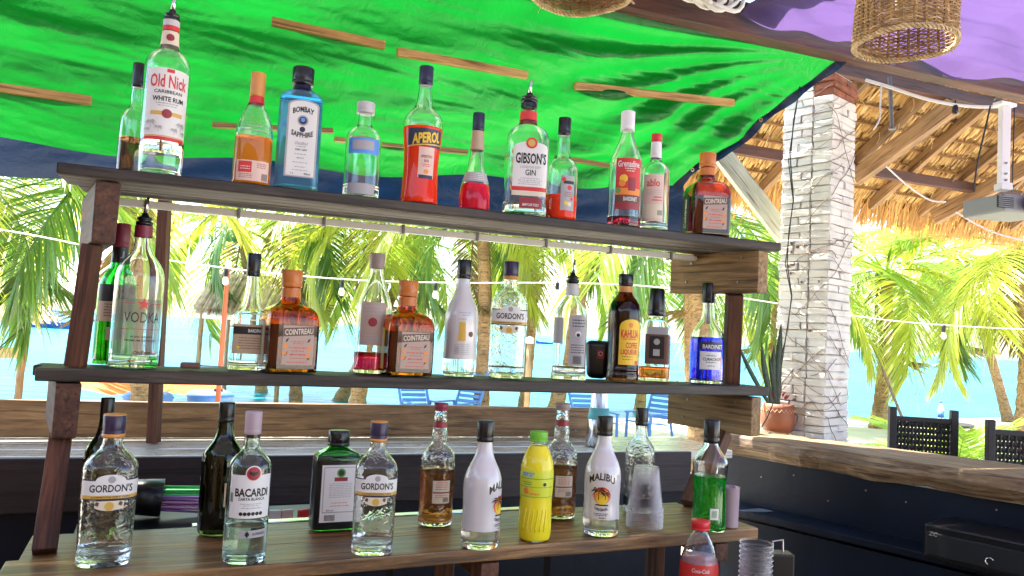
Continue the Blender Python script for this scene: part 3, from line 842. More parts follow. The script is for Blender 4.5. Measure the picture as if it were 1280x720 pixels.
# the slab in its own frame so that the grain follows it
ang = math.atan2(du.y, du.x)
o = thing('slab_top_tmp', '', '', (0, 0, 0)); bpy.data.objects.remove(o)
mt = Matrix.Translation(S[0]) @ Matrix.Rotation(ang, 4, 'Z'); inv = mt.inverted()
me = mesh_of('slab_top', [inv @ Vector(v) for v in vs], fs)
me.materials.append(MATS['slab_wood']); me.materials.append(MATS['slab_bark'])
for p in me.polygons:
    if p.normal.z < 0.6: p.material_index = 1
o = bpy.data.objects.new('slab_top', me); COL.objects.link(o); o.parent = slab
o.matrix_basis = Matrix.Translation(-Vector(slab.location)) @ mt
T0 = S[0] + dn * 0.06; T1 = S1 + dn * 0.06
local_box('front_panel', 'navy_panel', slab, pz(T0, (Z_BAR - TH) / 2), pz(T1, (Z_BAR - TH) / 2), 0.03, Z_BAR - TH - 0.012, bevel=0.0)
local_box('ledge', 'navy_panel', slab, pz(T0 - dn * 0.10 , 0.70), pz(T1 - dn * 0.10, 0.70), 0.17, 0.03, bevel=0.003)
local_box('lower_panel', 'navy_panel', slab, pz(T0 - dn * 0.16, 0.34), pz(T1 - dn * 0.16, 0.34), 0.02, 0.66, bevel=0.0)
for i in range(9):
    c = T0 - dn * 0.016 + du * (0.2 + 0.17 * i); zz = 0.86 + 0.05 * math.sin(i * 2.3)
    v, f = tube_vf([pz(c, zz), pz(c - dn * 0.003, zz)], 0.004, 8); obj('screw', v, f, 'nail_steel', slab)
# cash drawer box with ring emblem on the ledge
cb = T0 + du * 1.02 - dn * 0.19
drawer = thing('cash_drawer', 'black metal cash drawer box with small pale lettering under the slab', 'cash drawer', pz(cb, 0.72), ang)
v, f = box_vf((0.26, 0.03, 0.065), 0.46, 0.24, 0.13, bevel=0.006); obj('case', v, f, 'black_plastic', drawer, world=False)
v, f = box_vf((0.26, -0.093, 0.06), 0.44, 0.012, 0.085, bevel=0.003); obj('drawer_front', v, f, 'black_matte', drawer, world=False)
v, f = tube_vf([(0.26 + 0.013 * math.cos(a), -0.105, 0.045 + 0.013 * math.sin(a)) for a in np.linspace(0.6, 1.35 * math.pi, 20)], 0.0022, 6, caps=False)
obj('lock_ring', v, f, 'steel', drawer, world=False)

# --- brick column
Zc = 3.0
c0 = at_y(1033, 400, 4.02)
cu = Vector((math.cos(R(42)), math.sin(R(42)), 0)); cn = Vector((-cu.y, cu.x, 0))
column = thing('brick_column', 'white painted rough brick column wrapped in dry vines', 'column', (c0.x, c0.y, 0))
CW = 0.27
def colbox(a0, a1, b0, b1, z0, z1, jit=0.0):
    c = Vector((c0.x, c0.y, 0)) + cu * ((a0 + a1) / 2) + cn * ((b0 + b1) / 2) + Vector((0, 0, (z0 + z1) / 2))
    return box_vf(c, a1 - a0, b1 - b0, z1 - z0, rz=R(42), bevel=0.005, jit=jit)
v, f = colbox(0.012, CW - 0.012, 0.012, CW - 0.012, 0, Zc); obj('mortar_core', v, f, 'mortar', column)
rnd = random.Random(3)
z = 0.86; k = 0
v, f = colbox(0.004, CW - 0.004, 0.004, CW - 0.004, 0.0, 0.855); obj('plinth', v, f, 'brick_white', column)
while z < Zc - 0.02:
    h = 0.041 + rnd.uniform(-0.007, 0.006)
    bare = z > Zc - 0.14
    # front-right face bricks (along cu) and front-left face bricks (along cn)
    split = rnd.uniform(0.35, 0.65) * CW if k % 2 else None
    def brick(a0, a1, b0, b1, mat):
        e = rnd.uniform(-0.010, 0.010)
        v, f = colbox(a0 - e * 0.3, a1 + e * 0.3, b0, b1, z + 0.002, z + h - 0.002, jit=0.0042)
        obj('brick', v, f, mat, column)
    g = 0.003
    if split:
        brick(-rnd.uniform(0.0, 0.008), split - g, -rnd.uniform(0, 0.009), 0.10, 'brick_bare' if bare else 'brick_white')
        brick(split + g, CW + rnd.uniform(0, 0.008), -rnd.uniform(0, 0.009), 0.10, 'brick_bare' if bare else 'brick_white')
        brick(-rnd.uniform(0, 0.009), 0.10, 0.10 + g * 2, CW + rnd.uniform(0, 0.008), 'brick_white')
    else:
        brick(-rnd.uniform(0.0, 0.009), CW + rnd.uniform(0, 0.008), -rnd.uniform(0, 0.009), 0.10, 'brick_bare' if bare else 'brick_white')
        sp = rnd.uniform(0.5, 0.75) * CW
        brick(-rnd.uniform(0, 0.009), 0.10, 0.10 + g * 2, sp - g, 'brick_white')
        brick(-rnd.uniform(0, 0.009), 0.10, sp + g, CW + rnd.uniform(0, 0.008), 'brick_white')
    z += h; k += 1
# dry vines criss-crossing the two visible faces
vine = thing('dry_vine', 'leafless dry vine stems criss crossing the white brick column', 'vine', (c0.x, c0.y, 0.9))
def colpt(s, z, off=0.012):
    """s from -CW (left face far end) over 0 (corner) to CW"""
    b = Vector((c0.x, c0.y, z))
    if s < 0: return b + cn * (-s) - cu * off
    return b + cu * s - cn * off
for i in range(34):
    zc = 1.0 + 1.9 * (i + rnd.random()) / 34
    sl = rnd.choice([-1, 1]) * rnd.choice([0.3, 0.5, 0.9, 1.3, 0.1]) * rnd.uniform(0.7, 1.2)
    sA = rnd.uniform(-CW, -0.02); sB = min(CW, sA + rnd.uniform(0.15, 0.5))
    pts = []
    for j in range(13):
        s = sA + (sB - sA) * j / 12
        zz = zc + sl * (s - sA) + 0.035 * mnoise.noise(Vector((s * 7, i * 3.1, 2))) + 0.012 * mnoise.noise(Vector((s * 20, i, 0)))
        zz = max(0.9, min(2.95, zz))
        pts.append(colpt(s, zz, 0.011 + 0.005 * rnd.random()))
    v, f = tube_vf(pts, [rnd.uniform(0.0009, 0.0021)] * 13, 5); obj('stem', v, f, 'vine_dry', vine)
for i in range(14):
    s = rnd.uniform(-CW * 0.9, -0.02); zz = rnd.choice([1.25, 2.1, 2.0, 1.9, 1.6, 2.5]) + rnd.uniform(-0.06, 0.06); p = colpt(s, zz, 0.016)
    v, f = box_vf(p, 0.02, 0.006, 0.013, rz=rnd.random() * 3, bevel=0.002, jit=0.002); obj('dead_leaf', v, f, 'vine_dry', vine)

# black hanging cord in front of the column's left edge
cord = thing('twisted_cable', 'black twisted cable hanging down beside the brick column', 'cable', at_y(985, 320, 3.85))
pts = [at_y(x, y, 3.85) for x, y in ((1000, 108), (992, 150), (988, 200), (992, 250), (986, 290), (984, 330), (990, 370), (984, 410), (978, 450), (972, 490), (960, 520), (952, 534))]
v, f = tube_vf(pts, 0.003, 6); obj('cable_line', v, f, 'cable_black', cord, smooth=True)
pts = [p + Vector((0.008 * math.sin(i * 2.1), 0.008, 0)) for i, p in enumerate(pts[:9])]
v, f = tube_vf(pts, 0.0026, 6); obj('cable_strand', v, f, 'cable_black', cord, smooth=True)

# --- plant pot on the slab
pp = at_z(975, 541, Z_BAR); pp = pp + Vector((0, 0.04, 0))
pot = thing('plant_pot', 'round terracotta pot with snake plant and wiry stem on slab', 'plant pot', pp)
sc_ = pp.y / 960
pr = 20.5 * sc_; ph = 35 * sc_
v, f = lathe_vf([(pr * 0.72, 0), (pr * 0.86, ph * 0.06), (pr, ph * 0.35), (pr * 1.0, ph * 0.6), (pr * 0.93, ph * 0.85), (pr * 0.90, ph), (pr * 0.80, ph), (pr * 0.80, ph * 0.8), (0.002, ph * 0.8)], 36, pp)
obj('pot_body', v, f, 'terracotta', pot, smooth=True)
zz = []
for i in range(49):
    a = 2 * math.pi * i / 48
    zz.append(pp + Vector((pr * 0.975 * math.cos(a), pr * 0.975 * math.sin(a), ph * (0.82 if i % 2 else 0.72))))
v, f = tube_vf(zz, 0.0022, 5, caps=False); obj('zigzag_band', v, f, 'terracotta_glaze', pot)
v, f = lathe_vf([(0.001, ph * 0.80), (pr * 0.79, ph * 0.82), (0.001, ph * 0.86)], 20, pp); obj('potting_soil', v, f, 'soil', pot)
def blade(name, px0, py0, px1, py1, w, bend, mat):
    a = pp + Vector(((px0 - 975) * sc_, 0, ph * 0.8)); b = at_y(px1, py1, pp.y)
    vs, fs = [], []
    n = 10
    for i in range(n + 1):
        t = i / n; q = a.lerp(b, t) + Vector((bend * math.sin(math.pi * t), 0.01 * math.sin(3 * t), 0))
        ww = w * (0.6 + 0.6 * math.sin(math.pi * min(1, 0.15 + 0.6 * t))) * (1 - t ** 5)
        vs += [q + Vector((-ww, 0.004, 0)), q + Vector((0, -0.004, 0)), q + Vector((ww, 0.004, 0))]
    for i in range(n):
        for k in (0, 1): fs.append([i * 3 + k, i * 3 + k + 1, i * 3 + k + 4, i * 3 + k + 3])
    obj(name, vs, fs, mat, pot, smooth=True)
blade('leaf', 968, 505, 922, 428, 0.012, -0.01, 'snake_leaf')
blade('leaf', 970, 505, 952, 426, 0.014, -0.008, 'snake_leaf')
blade('leaf', 974, 505, 977, 402, 0.017, 0.0, 'snake_leaf')
blade('leaf', 976, 505, 968, 430, 0.016, -0.01, 'snake_leaf')
blade('leaf', 974, 505, 961, 440, 0.012, 0.004, 'snake_leaf')
pts = [pp + Vector((0, 0, ph * 0.8))] + [at_y(x, y, pp.y - 0.03) for x, y in ((978, 478), (990, 464), (1003, 460), (1012, 472), (1018, 492), (1019, 508))]
v, f = tube_vf(pts, 0.0028, 6); obj('stem', v, f, 'vine_dry', pot)
e = pts[-1]
obj('leaf', [e + Vector((0, 0, 0.07)), e + Vector((-0.012, 0, 0.02)), e + Vector((0.0, 0.004, -0.02)), e + Vector((0.014, 0, 0.03))], [[0, 1, 2, 3]], 'snake_leaf', pot)
for i in range(7):
    a = i * 0.9; c = pp + Vector((0.01 + 0.03 * math.cos(a), 0.02 * math.sin(a), ph + 0.02 + 0.012 * (i % 3)))
    obj('red_bract', [c, c + Vector((0.012 * math.cos(a), 0, 0.014)), c + Vector((0.02 * math.cos(a), -0.004, 0.034)), c + Vector((-0.006, 0, 0.016))], [[0, 1, 2, 3]], 'red_leaf', pot)

# --- woven bar chairs behind the slab
def bar_chair(label, pxl, pxr, py_top, D, rz):
    a = at_y(pxl, py_top, D); b = at_y(pxr, py_top + (pxr - pxl) * 0.1, D)
    w = (b - a).length; ztop = (a.z + b.z) / 2
    c = (a + b) / 2
    root = thing('bar_chair', label, 'chair', (c.x, c.y, 0), rz, group='woven bar chairs along the slab')
    def P(name, vf, mat='chair_dark', sm=False): return obj(name, vf[0], vf[1], mat, root, sm, world=False)
    for s in (-1, 1):
        P('back_post', box_vf((s * w / 2, 0, ztop / 2), 0.038, 0.038, ztop, bevel=0.005))
        P('front_leg', box_vf((s * w / 2, 0.40, 0.38), 0.038, 0.038, 0.76, bevel=0.005))
        P('stretcher', box_vf((s * w / 2, 0.20, 0.22), 0.025, 0.37, 0.03, bevel=0.003))
    P('seat', box_vf((0, 0.20, 0.75), w + 0.03, 0.44, 0.04, bevel=0.01))
    P('footrest', box_vf((0, 0.40, 0.24), w - 0.04, 0.03, 0.03, bevel=0.003))
    z0, z1 = ztop - 0.42, ztop - 0.075
    nh, nv = 11, 15
    for i in range(nh):
        zc = z0 + (z1 - z0) * (i + 0.5) / nh; hh = (z1 - z0) / nh * 0.80
        vs, fs = [], []
        m_ = nv * 2
        for j in range(m_ + 1):
            x = -w / 2 + 0.02 + (w - 0.04) * j / m_; y = 0.006 * math.sin(math.pi * (j / 2.0 + i))
            vs += [(x, y - 0.0015, zc - hh / 2), (x, y - 0.0015, zc + hh / 2)]
        for j in range(m_): fs.append([2 * j, 2 * j + 2, 2 * j + 3, 2 * j + 1])
        P('weave_strap', (vs, fs))
    for j in range(nv):
        x = -w / 2 + 0.02 + (w - 0.04) * (j + 0.5) / nv; ww = (w - 0.04) / nv * 0.74
        vs, fs = [], []
        m_ = nh * 2
        for i in range(m_ + 1):
            zc = z0 + (z1 - z0) * i / m_; y = -0.006 * math.sin(math.pi * (i / 2.0 + j))
            vs += [(x - ww / 2, y, zc), (x + ww / 2, y, zc)]
        for i in range(m_): fs.append([2 * i, 2 * i + 1, 2 * i + 3, 2 * i + 2])
        P('weave_strap', (vs, fs))
    P('top_rail', box_vf((0, 0, z1 + 0.012), w - 0.02, 0.03, 0.028, bevel=0.005))
    return root
bar_chair('dark woven bar chair directly right of the brick column', 1118, 1190, 507, 4.25, R(-8))
bar_chair('dark woven bar chair cut off by the picture edge, beside the shrub', 1241, 1318, 523, 3.95, R(-8))

# water bottle standing beyond the chair on a small round table
tb = at_z(1176, 528, 0.95); tb = at_y(1176, 528, 8.2)
tbl = thing('cafe_table', 'small dark round table behind the woven chairs', 'table', (tb.x, tb.y, 0))
v, f = lathe_vf([(0.30, tb.z - 0.03), (0.31, tb.z - 0.02), (0.31, tb.z - 0.001), (0.30, tb.z)], 28, (tb.x, tb.y, 0)); obj('table_top', v, f, 'chair_dark', tbl)
v, f = lathe_vf([(0.2, 0), (0.2, 0.03), (0.03, 0.05), (0.03, tb.z - 0.031)], 16, (tb.x, tb.y, 0)); obj('pedestal', v, f, 'chair_dark', tbl)

# unseen back and side walls added to cut light inside, open on the right
wallt = thing('back_blocker_wall', 'unseen timber clad back wall added to block sky light', 'wall', (-1.2, -2.6, 0))
for i in range(23):
    x = -3.9 + i * 0.3
    v, f = box_vf((x, -2.6, 1.5), 0.292, 0.04, 3.0, bevel=0.004); obj('plank', v, f, 'board_wood', wallt)
wallt = thing('side_blocker_wall', 'unseen timber clad side wall added to cut room light', 'wall', (-4.1, -0.7, 0))
for i in range(13):
    y = -2.4 + i * 0.3
    v, f = box_vf((-4.1, y, 1.5), 0.04, 0.292, 3.0, bevel=0.004); obj('plank', v, f, 'board_wood', wallt)

# ================================================================ ROOFS, CLOTHS, LAMPS
# --- main beam
bm0, bm1 = at_z(775, 15, 3.0), at_z(1280, 125, 3.0)
tb_ = (bm1 - bm0); tb_.z = 0; tb_.normalize(); nb_ = Vector((-tb_.y, tb_.x, 0))
BM0 = bm0 - tb_ * 4.2; BM1 = bm1 + tb_ * 2.5
beam = thing('roof_beam', 'long dark red roof beam resting on the brick column', 'beam', pz(BM0, 3.0))
local_box('beam_timber', 'beam_wood', beam, pz(BM0, 3.085), pz(BM1, 3.085), 0.09, 0.16, bevel=0.006, segs=12, rough=0.003, seed=2)
v = None
for t in (0.62, 0.66):
    c = BM0.lerp(BM1, t); local_box('strap', 'nail_steel', beam, pz(c - nb_ * 0.048, 3.01), pz(c - nb_ * 0.048, 3.16), 0.03, 0.004, bevel=0)

# --- thatched roof seen beyond the column
EZ = 2.6
E0, E1 = at_z(905, 238, EZ), at_z(1280, 291, EZ)
te = (E1 - E0); te.z = 0; te.normalize(); ne = Vector((te.y, -te.x, 0))      # ne: inward (towards the camera), uphill
E0 = E0 - te * 0.42; E1 = E1 + te * 2.2
LE = (E1 - E0).length
SL = math.tan(R(31))
roof = thing('thatched_roof', 'thatched roof with straw courses on battens and rafters', 'roof', pz(E0, EZ))
def rp(s, t, dz=0.0):     # s along the eave, t uphill (horizontal metres)
    return E0 + te * s + ne * t + Vector((0, 0, EZ - E0.z + t * SL + dz))
rnd = random.Random(8)
ROWS = 11; STEP = 0.125
for r_ in range(ROWS):
    vs, fs = [], []
    t0 = r_ * STEP - 0.03
    nb = int(LE / 0.007)
    for i in range(nb):
        s = LE * (i + rnd.random()) / nb; w = rnd.uniform(0.003, 0.007)
        ta = t0 - rnd.uniform(0.0, 0.05); tb2 = t0 + STEP * 1.5
        sk = rnd.uniform(-0.05, 0.05); dz = rnd.uniform(-0.014, 0.010)
        o = len(vs)
        vs += [rp(s - w, ta, 0.045 + dz), rp(s + w, ta, 0.045 + dz), rp(s + w + sk, tb2, 0.10 + dz), rp(s - w + sk, tb2, 0.10 + dz)]
        fs.append([o, o + 1, o + 2, o + 3])
    # backing layer of the course
    o = len(vs)
    vs += [rp(-0.02, t0 + 0.02, 0.075), rp(LE + 0.02, t0 + 0.02, 0.075), rp(LE + 0.02, t0 + STEP * 1.5, 0.125), rp(-0.02, t0 + STEP * 1.5, 0.125)]
    fs.append([o, o + 1, o + 2, o + 3])
    oc = obj('thatch_course', vs, fs, 'straw', roof); oc.data.materials.append(MATS['straw_light']); oc.data.materials.append(MATS['straw_dark'])
    for pl in oc.data.polygons: pl.material_index = rnd.choice([0, 0, 0, 1, 1, 2])
    p0, p1 = rp(0, t0 + 0.05, 0.043), rp(LE, t0 + 0.05, 0.043)
    local_box('batten', 'straw_dark', roof, p0, p1, 0.020, 0.012, bevel=0)
vs, fs = [rp(-0.02, 0, 0.14), rp(LE, 0, 0.14), rp(LE, ROWS * STEP, 0.20), rp(-0.02, ROWS * STEP, 0.20)], [[0, 1, 2, 3]]
obj('thatch_cover', vs, fs, 'straw_dark', roof)
k = 0
s = 0.18
while s < LE:
    local_box('rafter', 'rafter_wood', roof, rp(s, 0.05, -0.005), rp(s + 0.02, ROWS * STEP - 0.1, -0.005), 0.045, 0.075, bevel=0.004)
    s += 0.52; k += 1
# big diagonal struts and a purlin
for t, h in ((0.42, 0.09), (1.05, 0.09)):
    local_box('purlin', 'beam_wood', roof, rp(0, t, -0.07), rp(LE, t, -0.07), 0.05, h * 0.8, bevel=0.004)
def strut(px0, py0, Y0, px1, py1, Y1, w, h, mat='rafter_wood', name='strut', root=roof):
    return local_box(name, mat, root, at_y(px0, py0, Y0), at_y(px1, py1, Y1), w, h, bevel=0.005)
strut(1070, 222, 5.3, 1192, 132, 4.75, 0.07, 0.11)
strut(1168, 272, 6.0, 1330, 185, 5.3, 0.07, 0.11)
# hanging straw fringe at the eave
vs, fs = [], []
for i in range(3600):
    s = rnd.uniform(0, LE); p = rp(s, rnd.uniform(-0.05, 0.10), 0.05 + rnd.uniform(-0.02, 0.05))
    L = rnd.uniform(0.12, 0.30); w = rnd.uniform(0.003, 0.006)
    d = (-ne * rnd.uniform(0.2, 0.7) + te * rnd.uniform(-0.35, 0.35) + Vector((0, 0, -1))).normalized()
    o = len(vs)
    q = p + d * L * 0.5; d2 = (d + Vector((0, 0, -0.6))).normalized(); q2 = q + d2 * L * 0.5
    vs += [p - te * w, p + te * w, q + te * w, q - te * w, q2]
    fs += [[o, o + 1, o + 2, o + 3], [o + 3, o + 2, o + 4]]
props(obj('straw_fringe', vs, fs, 'straw', roof), kind='stuff')
# loose straw ties hanging under the roof
vs, fs = [], []
for i in range(90):
    p = rp(rnd.uniform(0.2, LE - 0.2), rnd.uniform(0.2, 1.5), -0.02)
    a = rnd.uniform(0, 6.28); L = rnd.uniform(0.05, 0.13)
    e = p + Vector((math.cos(a) * 0.04, math.sin(a) * 0.04, -L))
    tv, tf = tube_vf([p, p.lerp(e, 0.5) + Vector((0.012, 0, 0.0)), e], 0.0022, 4)
    o = len(vs); vs += tv; fs += [[q + o for q in g] for g in tf]
props(obj('straw_ties', vs, fs, 'wicker_light', roof), kind='stuff')

# pale green painted brace running from the tarpaulin down to the column
br = thing('timber_brace', 'pale green painted diagonal timber brace beside the brick column', 'brace', at_y(985, 300, 4.35))
local_box('timber', 'light_timber', br, at_y(886, 172, 4.35), at_y(1006, 328, 4.40), 0.05, 0.105, bevel=0.004)
hook = at_y(987, 285, 4.3)
v, f = tube_vf([hook, hook + Vector((0.02, -0.03, 0))], 0.006, 8); obj('bolt', v, f, 'nail_steel', br)
# steel hanger rod and cables under the roof
hg = thing('hanger_rod', 'thin dark steel rod hanging from the roof beam', 'rod', at_y(1114, 105, 4.3))
v, f = tube_vf([at_y(1112, 96, 4.3), at_y(1115, 160, 4.3)], 0.012, 8); obj('rod', v, f, 'nail_steel', hg)
v, f = lathe_vf([(0.02, 0), (0.02, 0.012), (0.008, 0.02)], 10, at_y(1115, 162, 4.3)); obj('foot', v, f, 'nail_steel', hg)
def cable(label, pix, Y, r, mat, group='cables under the thatched roof'):
    pts = [at_y(x, y, Y) for x, y in pix]
    # smooth
    for _ in range(2):
        q = [pts[0]]
        for a, b in zip(pts, pts[1:]): q += [a.lerp(b, 0.25), a.lerp(b, 0.75)]
        pts = q + [pts[-1]]
    root = thing('cable', label, 'cable', pts[0], group=group)
    v, f = tube_vf(pts, r, 6); obj('cable_line', v, f, mat, root, smooth=True)
cable('thick white cable sagging along the roof beam right of the column', ((1082, 100), (1110, 108), (1150, 122), (1185, 130), (1220, 134), (1258, 133)), 4.2, 0.009, 'cable_white')
cable('white cable hanging straight down behind the steel hanger rod', ((1102, 104), (1100, 130), (1100, 150), (1092, 162)), 4.2, 0.005, 'cable_white')
cable('white cable looped across the thatch from strut to strut', ((1108, 208), (1125, 224), (1145, 240), (1165, 252), (1182, 252)), 4.6, 0.005, 'cable_white')
cable('white cable drooping along the eave fringe to the projector', ((1195, 265), (1220, 280), (1245, 292), (1285, 302)), 4.6, 0.005, 'cable_white')
cable('black cable dropping from the beam to the projector vent', ((1238, 132), (1232, 160), (1222, 200), (1217, 238)), 3.62, 0.004, 'cable_black')
cable('black cable hanging behind the white projector pole', ((1268, 135), (1267, 180), (1265, 240)), 3.7, 0.003, 'cable_black')
bulb = thing('hanging_bulb', 'small black lamp socket hanging below the white roof cable', 'lamp', at_y(1194, 140, 4.2))
v, f = lathe_vf([(0.003, 0.05), (0.004, 0.03), (0.014, 0.012), (0.017, -0.02), (0.012, -0.03)], 14, at_y(1194, 136, 4.2)); obj('socket', v, f, 'black_plastic', bulb, smooth=True)

# --- projector on its white pole
PY = 3.6
pj = at_y(1249, 260, PY)
proj_t = thing('projector', 'grey and black projector hanging from the roof beam', 'projector', pj)
pw = 0.27
v, f = box_vf(pj + Vector((0.035, 0, 0)), pw, 0.24, 0.085, rz=R(12), bevel=0.012); obj('case', v, f, 'grey_plastic', proj_t)
v, f = box_vf(pj + Vector((0.105, -0.022, 0.004)), pw * 0.55, 0.24, 0.075, rz=R(12), bevel=0.006); obj('front_face', v, f, 'black_plastic', proj_t)
v, f = box_vf(pj + Vector((-0.060, -0.138, 0.002)), 0.085, 0.01, 0.055, rz=R(12), bevel=0.002); obj('vent', v, f, 'black_matte', proj_t)
for i in range(6):
    v, f = box_vf(pj + Vector((-0.060, -0.144, -0.020 + i * 0.009)), 0.08, 0.006, 0.0035, rz=R(12)); obj('vent_slat', v, f, 'grey_plastic', proj_t)
lc = pj + Vector((0.062, -0.15, 0.0))
v, f = tube_vf([lc + Vector((0, 0.01, 0)), lc + Vector((0.004, -0.02, 0))], 0.030, 24); obj('lens_barrel', v, f, 'black_matte', proj_t)
v, f = tube_vf([lc + Vector((0.028 * math.cos(a), -0.021, 0.028 * math.sin(a))) for a in np.linspace(0, 2 * math.pi, 25)], 0.0025, 6, caps=False); obj('lens_ring', v, f, 'white_plastic', proj_t)
pole_t = thing('projector_pole', 'white metal ceiling pole carrying the projector', 'pole', at_y(1256, 130, PY))
local_box('pole_shaft', 'white_plastic', pole_t, at_y(1254, 232, PY), at_y(1256, 128, PY), 0.042, 0.035, bevel=0.004)
v, f = box_vf(at_y(1256, 131, PY), 0.10, 0.05, 0.018, rz=R(20), bevel=0.004); obj('ceiling_plate', v, f, 'white_plastic', pole_t)
v, f = box_vf(at_y(1254, 234, PY), 0.055, 0.06, 0.035, bevel=0.006); obj('mount', v, f, 'white_plastic', pole_t)
for py in (205, 218, 226):
    c = at_y(1254, py, PY); v, f = tube_vf([c + Vector((0, -0.02, 0)), c + Vector((0, -0.026, 0))], 0.005, 8); obj('bolt', v, f, 'nail_steel', pole_t)

# --- green tarpaulin
def surf_grid(name, root, fn, nu, nv, mat, smooth=True):
    vs = [fn(i / nu, j / nv) for j in range(nv + 1) for i in range(nu + 1)]
    fs = [[j * (nu + 1) + i, j * (nu + 1) + i + 1, (j + 1) * (nu + 1) + i + 1, (j + 1) * (nu + 1) + i] for j in range(nv) for i in range(nu)]
    return obj(name, vs, fs, mat, root, smooth)
TC = at_y(1052, 72, 3.93)                   # corner gathered at the column head
GT0 = pz(BM0, 3.02) - nb_ * 0.06            # top edge, far left beyond the frame
GBr = at_y(843, 236, 4.22); GBl = at_y(-160, 160, 2.75)
TN = ((GBr - GBl).cross(GT0 - GBl)).normalized()
if TN.y > 0: TN = -TN                       # towards the camera
def tarp(a, b):
    top = GT0.lerp(TC, a ** 1.0)
    bot = GBl.lerp(GBr, a)
    bot = bot + Vector((0, 0, 0.020 * math.sin(a * 21) - 0.03 * math.sin(math.pi * a)))
    p = top.lerp(bot, b)
    # sag between the supports and folds that gather into the corner
    edge = math.sin(math.pi * min(1, max(0, b))) ** 0.7
    side = min(1, (1 - a) * 5)
    sag = 0.10 * edge * side * (0.7 + 0.3 * math.sin(a * 17 + 1))
    da, db = (1 - a) * 2.6, b + 0.001
    th = math.atan2(db, da)
    rr = math.hypot(da, db * 0.8)
    fan = 0.030 * math.sin(th * 22 + 2 * mnoise.noise(Vector((a * 3, b * 3, 4)))) * math.exp(-((rr - 0.55) / 0.55) ** 2) * min(1, rr * 3)
    lng = 0.13 * mnoise.noise(Vector((a * 3.2 + b * 0.8, b * 3.0 - a * 2.4, 0.3))) + 0.032 * mnoise.noise(Vector((a * 7 + b * 1.5, b * 9 - a * 4, 2.0)))
    crk = abs(mnoise.noise(Vector((a * 9 + b * 4, b * 22 - a * 12, 7.0))))
    fine = 0.015 * (0.5 - crk) + 0.006 * mnoise.noise(Vector((a * 45, b * 30, 5.0)))
    d = (-sag * 0.4 + fan + (lng + fine) * (0.25 + 0.75 * edge)) * min(1, b * 8 + 0.1) * min(1, rr * 2.5)
    return p + TN * d + Vector((0, 0, -sag * 0.45))
tarp_t = thing('green_tarpaulin', 'bright green plastic tarpaulin stretched above the bottle rack', 'tarpaulin', pz(GT0, 2.2))
surf_grid('sheet', tarp_t, tarp, 260, 110, 'tarp_green')
# dark blue hem along the loose right edge
pts = [tarp(1.0, j / 30) + Vector((0.004, -0.006, -0.01)) for j in range(31)]
vs, fs = [], []
for j, p in enumerate(pts):
    w = 0.026 + 0.006 * math.sin(j * 0.9)
    dr = Vector((0.80, 0, -0.6)) * w
    vs += [p - dr * 0.5 + Vector((0, -0.010, 0)), p + dr + Vector((0, 0.008 * math.sin(j), 0))]
for j in range(30): fs.append([2 * j, 2 * j + 1, 2 * j + 3, 2 * j + 2])
obj('hem', vs, fs, 'tarp_blue', tarp_t, True)
for j in (14, 26):
    p = pts[j] + Vector((0, -0.02, 0)); v, f = tube_vf([p + Vector((0.008 * math.cos(a), 0, 0.008 * math.sin(a))) for a in np.linspace(0, 6.283, 13)], 0.003, 5, caps=False); obj('eyelet', v, f, 'brass', tarp_t)
# battens holding the tarpaulin up
def ray_tarp(px, py):
    """point where the view ray meets the tarpaulin, by search over the sheet"""
    best = None
    for a in np.linspace(0.1, 1, 90):
        for b in np.linspace(0, 1, 50):
            q = proj(tarp(a, b)); e = (q[0] - px) ** 2 + (q[1] - py) ** 2
            if best is None or e < best[0]: best = (e, a, b)
    return tarp(best[1], best[2])
for i, (x0, y0, x1, y1, lab) in enumerate(((-40, 100, 118, 126, 'thin light batten under the tarpaulin behind the small brown filled bottle'),
        (334, 32, 480, 57, 'light batten under the tarpaulin above the blue gin bottle'),
        (497, 62, 656, 92, 'light batten under the tarpaulin above the orange red aperitif bottle'),
        (722, 108, 916, 128, 'light batten under the tarpaulin above the grenadine bottle'),
        (268, 155, 412, 166, 'dark thin batten low on the tarpaulin behind the amber tequila bottle'),
        (418, 172, 580, 190, 'dark thin batten low on the tarpaulin behind the small clear vodka bottle'),
        (690, 196, 764, 207, 'dark thin batten low on the tarpaulin behind the red filled bottle'))):
    root = thing('batten', lab, 'batten', (0, 0, 0), group='battens under the tarpaulin')
    p0, p1 = ray_tarp(x0, y0), ray_tarp(x1, y1)
    n = 0.014
    thin = 'dark' in lab
    p0 = p0 + TN * n; p1 = p1 + TN * n
    # clear of the bulges between the ends
    root.location = p0
    local_box('lath', 'rafter_wood' if thin else 'batten_wood', root, p0, p1, 0.03, 0.020 if thin else 0.034, bevel=0.002)

# --- navy tarpaulin hanging below it
def btarp(a, b):
    top = GBl.lerp(GBr, a * 1.02) + Vector((0, 0.06, 0.05))
    bot = Vector((-2.9, 2.98, 2.07)).lerp(Vector((1.02, 4.33, 2.02)), a)
    p = top.lerp(bot, b)
    d = 0.035 * mnoise.noise(Vector((a * 10 + b, b * 2.2, 9.0))) + 0.012 * mnoise.noise(Vector((a * 30, b * 6, 3.0)))
    return p + Vector((0, d, 0.012 * math.sin(a * 30) * b))
bt = thing('navy_tarpaulin', 'dark navy tarpaulin strip hanging below the green one', 'tarpaulin', GBl)
surf_grid('sheet', bt, btarp, 120, 12, 'tarp_blue')

